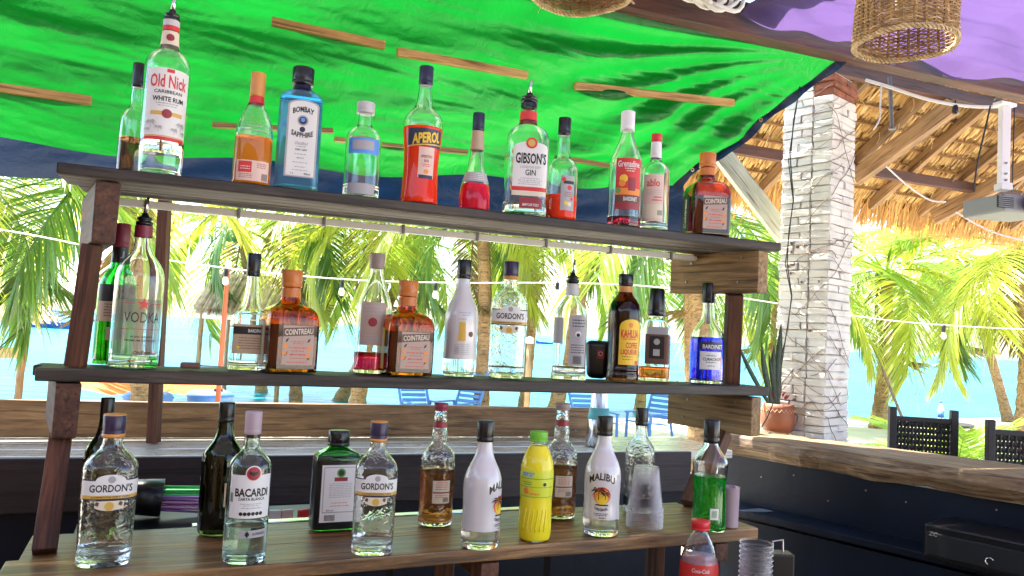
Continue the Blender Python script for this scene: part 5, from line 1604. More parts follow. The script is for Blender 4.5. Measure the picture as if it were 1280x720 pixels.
ROWS_ = {'U': (UA, uU, nU, Z_UP, (UB - UA).length), 'M': (MA, uM, nM, Z_MID, (MB - MA).length), 'C': (CA, uC, nC, Z_CNT, (CB - CA).length)}
def shelf_pos(row, px, o):
    A, u, n, z, L = ROWS_[row]
    lo, hi = -0.2, L + 0.3
    for _ in range(40):
        m_ = (lo + hi) / 2
        p = A + u * m_ + n * o; p.z = z
        if proj(p)[0] < px: lo = m_
        else: hi = m_
    p = A + u * lo + n * o; p.z = z + 0.0035
    return p
def make(name, label, row, px, top, wpx, prof, o=None, base=None, cat='bottle', **k):
    """px: column of the base centre, top: row of the cap top, wpx: body width in pixels"""
    if base is not None:
        p = at_z(px, base, Z_CNT); r = wpx / 2 * p.y / FPX
        d = Vector((p.x, p.y, 0)).normalized(); p = p + d * r * 0.92; p.z = Z_CNT + 0.0035
    else:
        p = shelf_pos(row, px, o)
    r = wpx / 2 * p.y / FPX
    H = height_to(p, top)
    return Bottle(name, label, cat, p, H, r, prof, **k)
GU, GM, GC = 'bottles on the upper shelf', 'bottles on the middle shelf', 'bottles on the wooden counter'
LB = 'liquor_bottle'

# ---------------------------------------------------------------- upper shelf
b = make(LB, 'clear bottle with black cap and brown liquor behind the white rum', 'U', 163, 80, 35, 'havana', 0.135, group=GU)
b.body('glass_clear'); b.liquid('liq_brown', 0.34); b.cap('cap_black', 0.79)

b = make(LB, 'tall white rum bottle with red old style lettering, palms and metal pourer', 'U', 199, 26, 55, 'oldnick', 0.062, group=GU)
b.body('glass_clear'); b.liquid('liq_clear', 0.22); b.band('lb_red', 0.925, 0.955); b.band('cap_silver', 0.955, 0.995, 0.0012)
b.band('lb_cream', 0.83, 0.92); b.disc(0, 0.875, 0.17, 'lb_darkred', off=0.0014)
l = b.lab(0.21, 0.655, 2.0, 0.10, 'lb_white', arch=0.012)
b.strip(-0.85, 1.05, 0.205, 0.228, 'lb_red', l); b.strip(-0.85, 1.05, 0.23, 0.236, 'lb_gold', l)
b.strip(-0.02, 0.30, 0.628, 0.650, 'lb_red', l); b.text('Old Nick', 0.10, 0.573, 1.62, 0.082, 'lb_red', l, bold=0.02)
b.text('CARIBBEAN', 0.10, 0.507, 1.2, 0.022, 'lb_black', l); b.text('WHITE RUM', 0.12, 0.462, 1.35, 0.030, 'lb_black', l, bold=0.03)
b.strip(-0.60, 0.80, 0.360, 0.385, 'lb_gold', l, slant=0.0); b.disc(0.10, 0.372, 0.21, 'lb_darkred', l, off=0.0013)
b.bars([(0.1, 0.435, 1.0, 0.006), (0.1, 0.42, 0.8, 0.005)], 'lb_grey', l)
def palmlet(b, xc, zc, sz, mat, par):
    k = b.R / b.H; P = []
    P.append([(xc - 0.02 * sz, zc - 0.5 * sz * k), (xc + 0.03 * sz, zc - 0.5 * sz * k), (xc + 0.03 * sz, zc), (xc, zc)])
    for a in (10, 50, 90, 130, 170, 215, -35):
        ca, sa = math.cos(R(a)), math.sin(R(a)) * 0.7
        P.append([(xc, zc), (xc + 0.28 * sz * ca - 0.05 * sz * sa, zc + (0.28 * sz * sa + 0.05 * sz) * k), (xc + 0.5 * sz * ca, zc + (0.5 * sz * sa - 0.16 * sz) * k), (xc + 0.26 * sz * ca + 0.05 * sz * sa, zc + (0.26 * sz * sa - 0.05 * sz) * k)])
    b.flat(P, mat, par, 0.0022)
for x, z, q in ((-0.55, 0.315, 0.55), (-0.2, 0.285, 0.4), (0.75, 0.315, 0.55), (0.45, 0.28, 0.4), (-0.7, 0.27, 0.35), (0.9, 0.27, 0.35)): palmlet(b, x, z, q, 'lb_grey', l)
b.pourer()

b = make(LB, 'clear tequila bottle with gold screw cap, half full of amber', 'U', 313, 92, 46, 'tequila', 0.068, group=GU, n=2.6)
b.body('glass_wavy'); b.liquid('liq_amber', 0.42); b.cap('cap_gold', 0.79); b.band('lb_red', 0.725, 0.79)
l = b.lab(0.03, 0.205, 1.8, 0.05, 'lb_pink'); b.strip(-0.72, -0.02, 0.10, 0.195, 'lb_red', l); b.bars([(-0.35, 0.15 - 0.02 * i, 0.5, 0.006) for i in range(2)], 'lb_white', l, off=0.0014)
b.bars([(0.5, 0.18 - 0.016 * i, 0.5, 0.006) for i in range(3)] + [(-0.3, 0.085 - 0.014 * i, 0.7, 0.005) for i in range(3)], 'lb_darkred', l)
b.flat([[(0.52 + i * 0.05, 0.04), (0.545 + i * 0.05, 0.04), (0.545 + i * 0.05, 0.10), (0.52 + i * 0.05, 0.10)] for i in range(7)], 'lb_black', l, name='barcode')
b.bars([(0, 0.50, 1.5, 0.012), (0, 0.465, 1.5, 0.012)], 'lb_grey')

b = make(LB, 'square sky blue gin bottle with arched white label and black cap', 'U', 369, 86, 53, 'bombay', 0.075, group=GU, n=7, asp=0.85)
b.body('glass_blue'); b.liquid('liq_sky', 0.74); b.cap('cap_black', 0.86, k=1.35); b.band('cap_navy', 0.80, 0.86)
l = b.lab(0.10, 0.71, 1.42, 0.12, 'lb_grey', arch=0.045); l2 = b.lab(0.11, 0.70, 1.26, 0.12, 'lb_white', off=0.0010, arch=0.042)
b.text('BOMBAY', 0.12, 0.635, 0.95, 0.045, 'lb_black', l2, off=0.0014, arc=0.022, bold=0.03); b.text('SAPPHIRE', 0.12, 0.43, 0.98, 0.042, 'lb_black', l2, off=0.0014, arc=-0.020, bold=0.03)
b.disc(0.12, 0.545, 0.25, 'lb_grey', l2, 0.0014); b.disc(0.12, 0.545, 0.18, 'lb_navy', l2, 0.0017); b.disc(0.12, 0.55, 0.10, 'lb_blue', l2, 0.002); b.disc(0.12, 0.475, 0.13, 'lb_navy', l2, 0.0014)
b.text('Distilled', 0.12, 0.365, 0.6, 0.025, 'lb_grey', l2, off=0.0014, shear=0.3); b.text('DRY GIN', 0.12, 0.315, 0.5, 0.016, 'lb_black', l2, off=0.0014)
b.bars([(0.12, 0.34, 0.4, 0.007), (0.12, 0.28, 0.55, 0.007), (0.12, 0.25, 0.35, 0.01), (0.12, 0.215, 0.7, 0.006), (0.12, 0.18, 0.5, 0.006), (0.12, 0.155, 0.7, 0.006)], 'lb_grey', l2, off=0.0014)
b.text('1 L', -0.22, 0.128, 0.14, 0.016, 'lb_black', l2, off=0.0014); b.text('40%vol', 0.45, 0.128, 0.28, 0.016, 'lb_black', l2, off=0.0014)

b = make(LB, 'short clear vodka bottle with silver cap and blue printed band', 'U', 450, 129, 45, 'absolut', 0.075, group=GU)
b.body('glass_clear'); b.liquid('liq_clear', 0.14); b.cap('cap_silver', 0.885, k=1.35)
l = b.lab(0.44, 0.60, 1.9, 0.05, 'lb_blue'); b.strip(-0.62, 0.6, 0.48, 0.575, 'lb_grey', l)
b.lab(0.0 + 0.03, 0.14, 1.6, 0.0, 'lb_grey', name='print')

b = make('aperitif_bottle', 'orange red aperitif bottle with navy diagonal label and long neck', 'U', 523, 84, 48, 'aperol', 0.07, group=GU)
b.body('glass_clear'); b.liquid('liq_orange', 0.545); b.cap('cap_navy', 0.865)
l = b.lab(0.40, 0.525, 2.0, 0.18, 'lb_navy'); b.strip(-0.82, 1.18, 0.395, 0.405, 'lb_gold', l, slant=0.012)
b.text('APEROL', 0.25, 0.462, 1.55, 0.075, 'lb_yellow', l, bold=0.04, slant=0.03)
l2 = b.lab(0.18, 0.395, 0.85, 0.28, 'lb_pink'); b.text('APERITIVO', 0.28, 0.33, 0.6, 0.02, 'lb_darkred', l2); b.text('BAR', 0.28, 0.30, 0.25, 0.02, 'lb_darkred', l2)
b.bars([(0.28, 0.275, 0.5, 0.005), (0.28, 0.262, 0.4, 0.005)], 'lb_red', l2); b.disc(0.28, 0.225, 0.13, 'lb_orange', l2); b.strip(-0.1, 0.66, 0.175, 0.20, 'lb_navy', l2)

b = make('syrup_bottle', 'small cone shaped syrup bottle a quarter full of bright red', 'U', 592, 142, 39, 'cone', 0.07, group=GU)
b.body('glass_clear'); b.liquid('liq_scarlet', 0.27); b.cap('cap_navy', 0.82, k=1.05); b.band('lb_tan', 0.62, 0.815)
l = b.lab(0.285, 0.385, 2.4, 0, 'lb_grey'); b.bars([(0, 0.37 - 0.02 * i, 1.8, 0.008) for i in range(4)], 'lb_white', l)
v, f = lathe_vf([(b.rad(b.H * 0.9) * 1.09, 0.935 * b.H), (b.rad(b.H * 0.9) * 1.09, 0.965 * b.H)], 30); b.part('cap_band', v, f, 'cap_gold')

b = make(LB, 'broad clear gin bottle with white label, red seal and metal pourer', 'U', 654, 128, 54, 'gibson', 0.075, group=GU, n=4.5, asp=0.95, yaw=0.10)
b.body('glass_clear'); b.liquid('liq_clear', 0.10); b.band('lb_red', 0.83, 0.91, 0.0016); b.band('cap_black', 0.95, 0.985, 0.0012); b.pourer()
l = b.lab(0.16, 0.615, 1.62, 0.12, 'lb_white', arch=0.05); b.strip(-0.69, 0.93, 0.20, 0.235, 'lb_red', l); b.strip(-0.69, 0.93, 0.162, 0.196, 'lb_cream', l)
b.disc(0.12, 0.605, 0.26, 'lb_red', l, off=0.0014); b.disc(0.12, 0.605, 0.17, 'lb_gold', l, off=0.0017)
b.text("GIBSON'S", 0.13, 0.475, 1.42, 0.095, 'lb_black', l, bold=0.03); b.text('LONDON DRY', 0.13, 0.400, 0.95, 0.022, 'lb_grey', l); b.text('GIN', 0.13, 0.355, 0.48, 0.05, 'lb_black', l)
b.bars([(0.13, 0.305, 0.9, 0.006), (0.13, 0.288, 1.1, 0.006), (0.13, 0.272, 1.0, 0.006), (0.13, 0.256, 1.1, 0.006)], 'lb_grey', l)
l2 = b.lab(0.055, 0.145, 1.05, 0.20, 'lb_darkred'); b.text('IMPORTED', 0.2, 0.085, 0.75, 0.022, 'lb_white', l2)
b.flat([[(-0.78, 0.56 - i * 0.075), (-0.70, 0.53 - i * 0.075), (-0.70, 0.49 - i * 0.075), (-0.78, 0.52 - i * 0.075)] for i in range(5)], 'lb_gold', l)

b = make(LB, 'round clear bottle with black cap and red drink, colourful side label', 'U', 700, 148, 39, 'havana', 0.075, group=GU)
b.body('glass_clear'); b.liquid('liq_orange', 0.245); b.cap('cap_black', 0.83)
l = b.lab(0.09, 0.42, 0.95, 0.42, 'lb_grey'); b.strip(0.1, 0.85, 0.34, 0.37, 'lb_black', l); b.disc(0.12, 0.38, 0.14, 'lb_red', l); b.disc(0.52, 0.305, 0.16, 'lb_red', l)
b.disc(0.3, 0.16, 0.13, 'lb_yellow', l); b.disc(0.55, 0.15, 0.14, 'lb_cream', l); b.disc(0.7, 0.20, 0.1, 'lb_red', l); b.bars([(0.5, 0.26 - 0.018 * i, 0.6, 0.006) for i in range(3)], 'lb_darkred', l)

b = make('syrup_bottle', 'tall grenadine syrup bottle with white cap and red label', 'U', 779, 140, 42, 'grenadine', 0.075, group=GU)
b.body('glass_clear'); b.liquid('liq_purple', 0.09); b.cap('cap_white', 0.835, k=1.2)
l = b.lab(0.145, 0.575, 1.6, 0.20, 'lb_red'); b.strip(-0.6, 1.0, 0.20, 0.262, 'lb_brown', l); b.strip(-0.6, 1.0, 0.145, 0.20, 'lb_darkred', l)
b.text('Grenadine', 0.20, 0.525, 1.35, 0.055, 'lb_white', l); b.bars([(0.3, 0.485, 0.7, 0.008), (0.3, 0.465, 0.5, 0.008)], 'lb_cream', l)
b.strip(-0.6, 1.0, 0.265, 0.32, 'lb_orange', l); b.disc(-0.1, 0.40, 0.24, 'lb_yellow', l, 0.0013); b.disc(-0.18, 0.36, 0.2, 'lb_orange', l, 0.0016)
b.flat([[(0.18, 0.30), (0.62, 0.30), (0.62, 0.41), (0.18, 0.41)]], 'lb_darkred', l, 0.0013); b.disc(-0.40, 0.30, 0.16, 'lb_green', l, 0.0015); b.text('BARDINET', 0.35, 0.231, 0.85, 0.034, 'lb_white', l, off=0.0014)

b = make(LB, 'clear bottle with red cap, pale neck wrap and faded rose label', 'U', 816, 168, 36, 'blu', 0.075, group=GU)
b.body('glass_clear'); b.liquid('liq_clear', 0.08); b.cap('cap_red', 0.92); b.band('cap_white', 0.75, 0.915, 0.001)
l = b.lab(0.09, 0.56, 1.5, -0.1, 'lb_pink'); b.text('ablo', -0.10, 0.475, 0.9, 0.075, 'lb_red', l); b.strip(-0.85, 0.65, 0.12, 0.26, 'lb_cream', l)
b.bars([(0.25, 0.33, 0.6, 0.012), (0.2, 0.30, 0.7, 0.012)], 'lb_red', l); b.bars([(0, 0.40 - 0.02 * i, 1.1, 0.006) for i in range(3)], 'lb_grey', l); b.flat([[(0.25 + i * 0.06, 0.15), (0.28 + i * 0.06, 0.15), (0.28 + i * 0.06, 0.2), (0.25 + i * 0.06, 0.2)] for i in range(6)], 'lb_black', l, name='barcode')

def orange_liqueur(label, row, px, top, w, o, yaw, side, sidetxt):
    b = make(LB, label, row, px, top, w, 'cointreau', o, group=GU if row == 'U' else GM, n=8, asp=1.0, yaw=yaw)
    b.body('glass_amber'); b.liquid('liq_triple', 0.46); b.cap('cap_orange', 0.83, k=1.16); b.band('cap_orange', 0.73, 0.82, 0.0008)
    l = b.lab(0.075, 0.455, 1.22, 0.10, 'lb_rose')
    b.strip(-0.50, 0.71, 0.345, 0.425, 'lb_brown', l, slant=0.02); b.text('COINTREAU', 0.11, 0.397, 1.1, 0.055, 'lb_cream', l, off=0.0014, slant=0.022, bold=0.02)
    b.flat([[(x, z), (x + 0.09, z + 0.012), (x + 0.13, z + 0.045), (x + 0.03, z + 0.03)] for x, z in ((-0.40, 0.29), (0.45, 0.29), (-0.42, 0.16), (0.47, 0.12))], 'lb_black', l)
    for x, z in ((-0.38, 0.255), (0.55, 0.24), (-0.42, 0.19), (0.52, 0.165)): b.disc(x, z, 0.085, 'lb_orange', l)
    b.bars([(0.1, 0.30, 0.6, 0.007), (0.1, 0.28, 0.4, 0.007), (0.1, 0.24, 0.7, 0.01), (0.1, 0.21, 0.5, 0.007), (0.1, 0.175, 0.6, 0.013), (0.1, 0.14, 0.6, 0.007), (0.1, 0.10, 0.8, 0.007)], 'lb_red', l)
    l2 = b.lab(0.06, 0.50, 0.95, -2.0, side, arch=0.05, name='side_label'); b.lab(0.075, 0.485, 0.75, -2.0, 'lb_cream' if side != 'lb_black' else 'lb_black', arch=0.045, off=0.001, name='side_label')
    b.text(sidetxt, -2.0, 0.27, 0.34, 0.34, 'lb_green' if side != 'lb_black' else 'lb_cream', l2, off=0.0015, vert=True, shear=0.2)
    return b
orange_liqueur('square amber orange liqueur bottle on the upper shelf', 'U', 881, 192, 50, 0.075, 0.36, 'lb_black', 'Cointreau')

# ---------------------------------------------------------------- middle shelf
b = make(LB, 'green whiskey bottle with maroon cap behind the red star vodka', 'M', 139, 280, 44, 'jameson', 0.15, group=GM)
b.body('glass_green'); b.liquid('liq_gold', 0.34); b.cap('cap_maroon', 0.83); b.band('cap_black', 0.72, 0.83, 0.0008); b.text('J', 0.1, 0.775, 0.2, 0.05, 'lb_grey', off=0.0016)
l = b.lab(0.30, 0.56, 2.3, 0.0, 'lb_black'); l2 = b.lab(0.30, 0.44, 2.1, 0.0, 'lb_tan', off=0.001); b.bars([(0, 0.42 - 0.02 * i, 1.2, 0.007) for i in range(5)], 'lb_brown', l2, off=0.0014)
b.lab(0.17, 0.26, 1.0, 0.1, 'lb_tan')

b = make(LB, 'clear vodka bottle with red star, maroon collar and metal pourer', 'M', 166, 280, 57, 'std', 0.055, group=GM)
b.body('glass_clear'); b.liquid('liq_clear', 0.075); b.band('cap_maroon', 0.905, 0.985, 0.0022, 'collar'); b.pourer()
b.lab(0.09, 0.47, 2.2, 0.1, 'lb_frost'); b.text('VODKA', 0.24, 0.345, 1.5, 0.072, 'lb_black', bold=0.0); b.star(0.24, 0.435, 0.28, 'lb_red')
b.bars([(0.24, 0.30, 0.8, 0.006)], 'lb_grey'); b.strip(-0.62, 1.1, 0.262, 0.266, 'lb_red'); b.strip(-0.62, -0.1, 0.437, 0.441, 'lb_red'); b.strip(0.55, 1.1, 0.437, 0.441, 'lb_red')
b.text('PURE GRAIN', 0.24, 0.213, 0.85, 0.014, 'lb_black'); b.text('PREMIUM DISTILLED', 0.24, 0.188, 1.3, 0.014, 'lb_black'); b.bars([(0.24, 0.155, 0.7, 0.009)], 'lb_grey'); b.text('ONE', 0.15, 0.105, 0.4, 0.025, 'lb_black', shear=0.2); b.bars([(0.55, 0.105, 0.3, 0.014)], 'lb_black')

b = make(LB, 'clear square shouldered bottle with tall black cap and dark banded label', 'M', 308, 317, 46, 'bardrect', 0.10, group=GM, n=4, asp=0.9)
b.body('glass_clear'); b.liquid('liq_clear', 0.37); b.cap('cap_black', 0.80, k=1.22)
l = b.lab(0.135, 0.385, 1.75, 0.05, 'lb_tan'); b.strip(-0.80, 0.92, 0.30, 0.365, 'lb_black', l); b.text('BARDINET', 0.35, 0.332, 0.8, 0.028, 'lb_white', l, off=0.0014)
b.bars([(0.1, 0.27 - 0.022 * i, 1.2, 0.006) for i in range(5)], 'lb_brown', l); b.disc(-0.5, 0.19, 0.08, 'lb_yellow', l)

orange_liqueur('square amber orange liqueur bottle with cream side label, beside clear banded bottle', 'M', 357, 338, 63, 0.062, 0.30, 'lb_tan', 'Cointreau')

b = make(LB, 'tall clear bottle with taupe cap and a little bright red liquor', 'M', 463, 317, 44, 'tallcone', 0.10, group=GM)
b.body('glass_clear'); b.liquid('liq_red', 0.17); b.cap('cap_taupe', 0.87, k=1.25)
l = b.lab(0.23, 0.585, 1.5, -0.05, 'lb_rose'); b.bars([(-0.05, 0.55 - 0.03 * i, 1.0, 0.012) for i in range(3)], 'lb_grey', l); b.disc(-0.05, 0.42, 0.25, 'lb_darkred', l); b.bars([(-0.05, 0.31 - 0.022 * i, 1.0, 0.010) for i in range(3)], 'lb_grey', l)

orange_liqueur('square amber orange liqueur bottle with green arched side label', 'M', 504, 351, 60, 0.062, 0.34, 'lb_lime', 'Herradura')

def coconut_rum(label, row, px, top, w, o=None, base=None, yaw=0.0, side='front', cap='cap_black'):
    b = make(LB, label, row, px, top, w, 'malibu', o, base, group=GC if row == 'C' else GM, yaw=yaw)
    b.body('glass_clear'); b.liquid('liq_clear', 0.30); b.coat('paint_white', 0.145, 0.84); b.cap(cap, 0.835, k=1.18)
    if side == 'front':
        b.text('MALIBU', 0, 0.505, 1.45, 0.062, 'lb_black', arc=0.040, bold=0.02)
        b.disc(0.04, 0.345, 0.46, 'lb_red', name='sunset_emblem'); b.disc(0.04, 0.338, 0.42, 'lb_orange', off=0.0013, name='sunset_emblem'); b.disc(0.04, 0.315, 0.30, 'lb_yellow', off=0.0016, name='sunset_emblem'); b.strip(-0.30, 0.38, 0.262, 0.272, 'lb_black', None, 0.0019)
        for x, z, q in ((-0.14, 0.385, 0.95), (0.22, 0.36, 0.6)):
            palmlet(b, x, z, q, 'lb_black', None)
        b.text('ORIGINAL', 0.02, 0.228, 0.72, 0.024, 'lb_black', arc=-0.014, bold=0.02)
        b.bars([(0.02, 0.195, 0.75, 0.006), (0.02, 0.182, 0.6, 0.006), (0.1, 0.16, 0.35, 0.007)], 'lb_black')
    else:
        l = b.flat([[(-0.15, 0.30), (0.3, 0.30), (0.26, 0.46), (-0.10, 0.46)]], 'lb_gold', None, name='drink_emblem'); b.disc(0.62, 0.36, 0.16, 'lb_brown')
        b.bars([(0.2, 0.54, 0.7, 0.008), (0.25, 0.52, 0.4, 0.008), (0.08, 0.485, 0.5, 0.008)] + [(0.1, 0.27 - 0.016 * i, 0.9, 0.006) for i in range(6)], 'lb_grey')
        b.flat([[(-0.30 + i * 0.05, 0.195), (-0.275 + i * 0.05, 0.195), (-0.275 + i * 0.05, 0.25), (-0.30 + i * 0.05, 0.25)] for i in range(5)], 'lb_grey', name='barcode')
    return b
coconut_rum('white coated coconut rum bottle turned back to front on the middle shelf', 'M', 573, 325, 42, 0.075, side='back')

def gordon(label, row, px, top, w, o=None, base=None, yaw=0.0, cap='cap_purple'):
    b = make(LB, label, row, px, top, w, 'gordons', o, base, group=GC if row == 'C' else GM, n=3.0, asp=0.92, yaw=yaw)
    b.body('glass_swirl'); b.liquid('liq_clear', 0.10); b.cap(cap, 0.86, k=1.15)
    r = b.rad(b.H * 0.9) * 1.19
    v, f = lathe_vf([(r, 0.845 * b.H), (r, 0.872 * b.H)], 30); b.part('cap_band', v, f, 'cap_gold')
    v, f = lathe_vf([(r * .97, 0.985 * b.H), (r * .97, 1.003 * b.H), (r * 0.3, 1.004 * b.H)], 30); b.part('cap_top', v, f, 'cap_gold')
    l = b.lab(0.475, 0.575, 2.3, 0.1, 'lb_white'); b.lab(0.56, 0.615, 1.05, 0.05, 'lb_white', arch=0.04, off=0.0005)
    b.strip(-1.05, 1.25, 0.455, 0.478, 'lb_gold', l); b.strip(-1.05, 1.25, 0.448, 0.456, 'lb_navy', l); b.strip(-1.05, -0.5, 0.575, 0.583, 'lb_navy', l); b.strip(0.6, 1.25, 0.575, 0.583, 'lb_navy', l)
    b.text("GORDON'S", 0.08, 0.525, 1.5, 0.052, 'lb_black', l, bold=0.02)
    b.text('LONDON DRY GIN', 0.08, 0.467, 1.3, 0.012, 'lb_navy', l, off=0.0014); b.disc(0.08, 0.582, 0.13, 'lb_grey', l)
    l2 = b.lab(0.375, 0.44, 1.0, 0.05, 'lb_cream', low=0.02); b.disc(0.05, 0.405, 0.16, 'lb_gold', l2); b.flat([[(x, 0.415), (x + 0.12, 0.405), (x + 0.16, 0.43), (x + 0.05, 0.438)] for x in (-0.45, 0.35)], 'lb_brown', l2)
    b.text('1769', 0.05, 0.20, 0.35, 0.018, 'glass_clear', None, off=0.001)
    return b
gordon('clear embossed gin bottle with purple cap on the middle shelf', 'M', 632, 327, 46, 0.06)

b = make(LB, 'clear square bottle with grey label and long metal pourer', 'M', 710, 352, 44, 'rumpour', 0.08, group=GM, n=4)
b.body('glass_clear'); b.liquid('liq_clear', 0.13); b.band('cap_silver', 0.86, 0.975, 0.001, 'collar'); b.pourer()
l = b.lab(0.14, 0.655, 0.98, 0.45, 'lb_grey', arch=0.05); b.disc(0.45, 0.46, 0.17, 'lb_white', l); b.disc(0.45, 0.45, 0.1, 'lb_black', l, 0.0014); b.bars([(0.45, 0.60 - 0.03 * i, 0.7, 0.01) for i in range(3)] + [(0.45, 0.35 - 0.025 * i, 0.75, 0.008) for i in range(4)], 'lb_black', l)
b.flat([[(0.22 + i * 0.06, 0.16), (0.25 + i * 0.06, 0.16), (0.25 + i * 0.06, 0.24), (0.22 + i * 0.06, 0.24)] for i in range(8)], 'lb_black', l, name='barcode')
b.lab(0.36, 0.62, 0.7, -0.75, 'lb_grey', name='side_label')

# dark rounded plastic holder
p = shelf_pos('M', 746, 0.14); sc_ = p.y / FPX
hd = thing('napkin_holder', 'dark rounded plastic holder with a small red emblem between bottles', 'holder', p, -math.atan2(p.x, p.y))
bm = bmesh.new(); bmesh.ops.create_cube(bm, size=1.0)
for v_ in bm.verts: v_.co = Vector((v_.co.x * 32 * sc_ * (0.8 if v_.co.z < 0 else 1.0), v_.co.y * 0.05, (v_.co.z + 0.5) * 47 * sc_))
bmesh.ops.bevel(bm, geom=bm.edges[:], offset=0.018, segments=4, profile=0.5, affect='EDGES')
obj('holder_body', [v_.co.copy() for v_ in bm.verts], [[q.index for q in g.verts] for g in bm.faces], 'black_plastic', hd, True, world=False); bm.free()
v, f = box_vf((0.008, -0.026, 30 * sc_), 0.022, 0.004, 0.026, bevel=0.001); em = obj('emblem_plate', v, f, 'lb_darkred', hd, world=False)
v, f = tube_vf([(0.008 + 0.006 * math.cos(a), -0.029, 31 * sc_ + 0.006 * math.sin(a)) for a in np.linspace(0, 6.283, 14)], 0.0009, 5, caps=False); obj('emblem_ring', v, f, 'lb_pink', em, world=False)

b = make(LB, 'dark brown coffee liqueur bottle with arched yellow label', 'M', 777, 343, 41, 'kahlua', 0.055, group=GM)
b.body('glass_brown'); b.liquid('liq_dark', 0.74); b.cap('cap_black', 0.89, k=1.2); b.band('cap_gold', 0.83, 0.885, 0.0012)
l = b.lab(0.155, 0.575, 1.5, 0.50, 'lb_yellow', arch=0.07); b.text('KAHLUA', 0.42, 0.44, 1.15, 0.075, 'lb_red', l, bold=0.03); b.text('THE ORIGINAL', 0.42, 0.392, 1.0, 0.016, 'lb_red', l); b.text('COFFEE', 0.55, 0.335, 0.8, 0.055, 'lb_red', l, bold=0.03); b.text('LIQUEUR', 0.42, 0.27, 1.1, 0.055, 'lb_red', l, bold=0.03)
b.disc(0.42, 0.52, 0.15, 'lb_orange', l); b.bars([(0.3, 0.23, 0.7, 0.006), (0.3, 0.205, 0.6, 0.006)], 'lb_brown', l); b.strip(0.8, 1.1, 0.158, 0.195, 'lb_red', l)

b = make(LB, 'square whiskey bottle with tall black cap and a little orange liquor', 'M', 817, 361, 38, 'jack', 0.13, group=GM, n=6)
b.body('glass_clear'); b.liquid('liq_tang', 0.15); b.cap('cap_black', 0.70, 1.0, k=1.35, top=0.8)
l = b.lab(0.18, 0.50, 1.55, 0.15, 'lb_brown'); b.lab(0.24, 0.48, 0.95, 0.10, 'lb_black', off=0.001); b.flat([[(-0.1 + i * 0.06, 0.27), (-0.065 + i * 0.06, 0.27), (-0.065 + i * 0.06, 0.34), (-0.1 + i * 0.06, 0.34)] for i in range(7)], 'lb_white', l, 0.0014, name='barcode'); b.disc(0.1, 0.42, 0.2, 'lb_grey', l, 0.0014)
b.lab(0.50, 0.58, 1.3, 0.15, 'lb_grey')

b = make(LB, 'deep blue curacao liqueur bottle with black cap and long clear neck', 'M', 882, 354, 41, 'curacao', 0.07, group=GM)
b.body('glass_clear'); b.liquid('liq_blue', 0.455); b.cap('cap_black', 0.80, k=1.25)
l = b.lab(0.34, 0.41, 1.5, 0.3, 'lb_navy'); b.text('BARDINET', 0.38, 0.363, 1.25, 0.04, 'lb_white', l, bold=0.02)
l2 = b.lab(0.14, 0.315, 1.35, 0.28, 'lb_white'); b.text('CURACAO', 0.28, 0.24, 1.0, 0.03, 'lb_navy', l2); b.bars([(0.28, 0.275, 0.6, 0.007), (0.28, 0.21, 0.6, 0.007), (0.28, 0.175, 0.4, 0.007)], 'lb_navy', l2); b.disc(0.85, 0.245, 0.10, 'lb_orange', l2)

# wooden handled knife lying on the shelf
p = shelf_pos('M', 250, 0.05); sc_ = p.y / FPX
kn = thing('paring_knife', 'small knife with worn wooden handle lying flat on the middle shelf', 'knife', p, math.atan2(uM.y, uM.x))
v, f = box_vf((-0.022, 0, 0.0075), 0.045, 0.018, 0.015, bevel=0.005); obj('handle', v, f, 'lb_brown', kn, world=False)
obj('blade', [(0, -0.008, 0.006), (0.055, -0.008, 0.006), (0.068, 0.002, 0.006), (0.0, 0.008, 0.006), (0, -0.008, 0.009), (0.055, -0.008, 0.007), (0.068, 0.002, 0.007), (0, 0.008, 0.009)], [[3, 2, 1, 0], [4, 5, 6, 7], [0, 1, 5, 4], [1, 2, 6, 5], [2, 3, 7, 6], [3, 0, 4, 7]], 'nail_steel', kn, world=False)

# ---------------------------------------------------------------- counter
b = make('wine_bottle', 'dark green wine bottle standing behind the embossed gin at the left post', 'C', 121, 497, 44, 'wine', base=672, group=GC)
b.body('glass_dark'); b.liquid('liq_dark', 0.42); b.cap('cap_black', 0.85, k=1.05); b.lab(0.25, 0.45, 1.2, 1.5, 'lb_cream')
gordon('clear embossed gin bottle with purple cap beside the left post of the rack', 'C', 128, 518, 63, base=712)
b = make('wine_bottle', 'dark green wine bottle with small cream side label behind the white rum', 'C', 272, 503, 50, 'wine', base=672, group=GC)
b.body('glass_dark'); b.liquid('liq_dark', 0.60); b.cap('cap_black', 0.85, k=1.1)
l = b.lab(0.22, 0.40, 0.8, 0.55, 'lb_tan'); b.bars([(0.55, 0.385 - 0.018 * i, 0.6, 0.006) for i in range(6)], 'lb_brown', l); b.flat([[(0.25 + i * 0.03, 0.235), (0.265 + i * 0.03, 0.235), (0.265 + i * 0.03, 0.275), (0.25 + i * 0.03, 0.275)] for i in range(6)], 'lb_black', l, name='barcode')

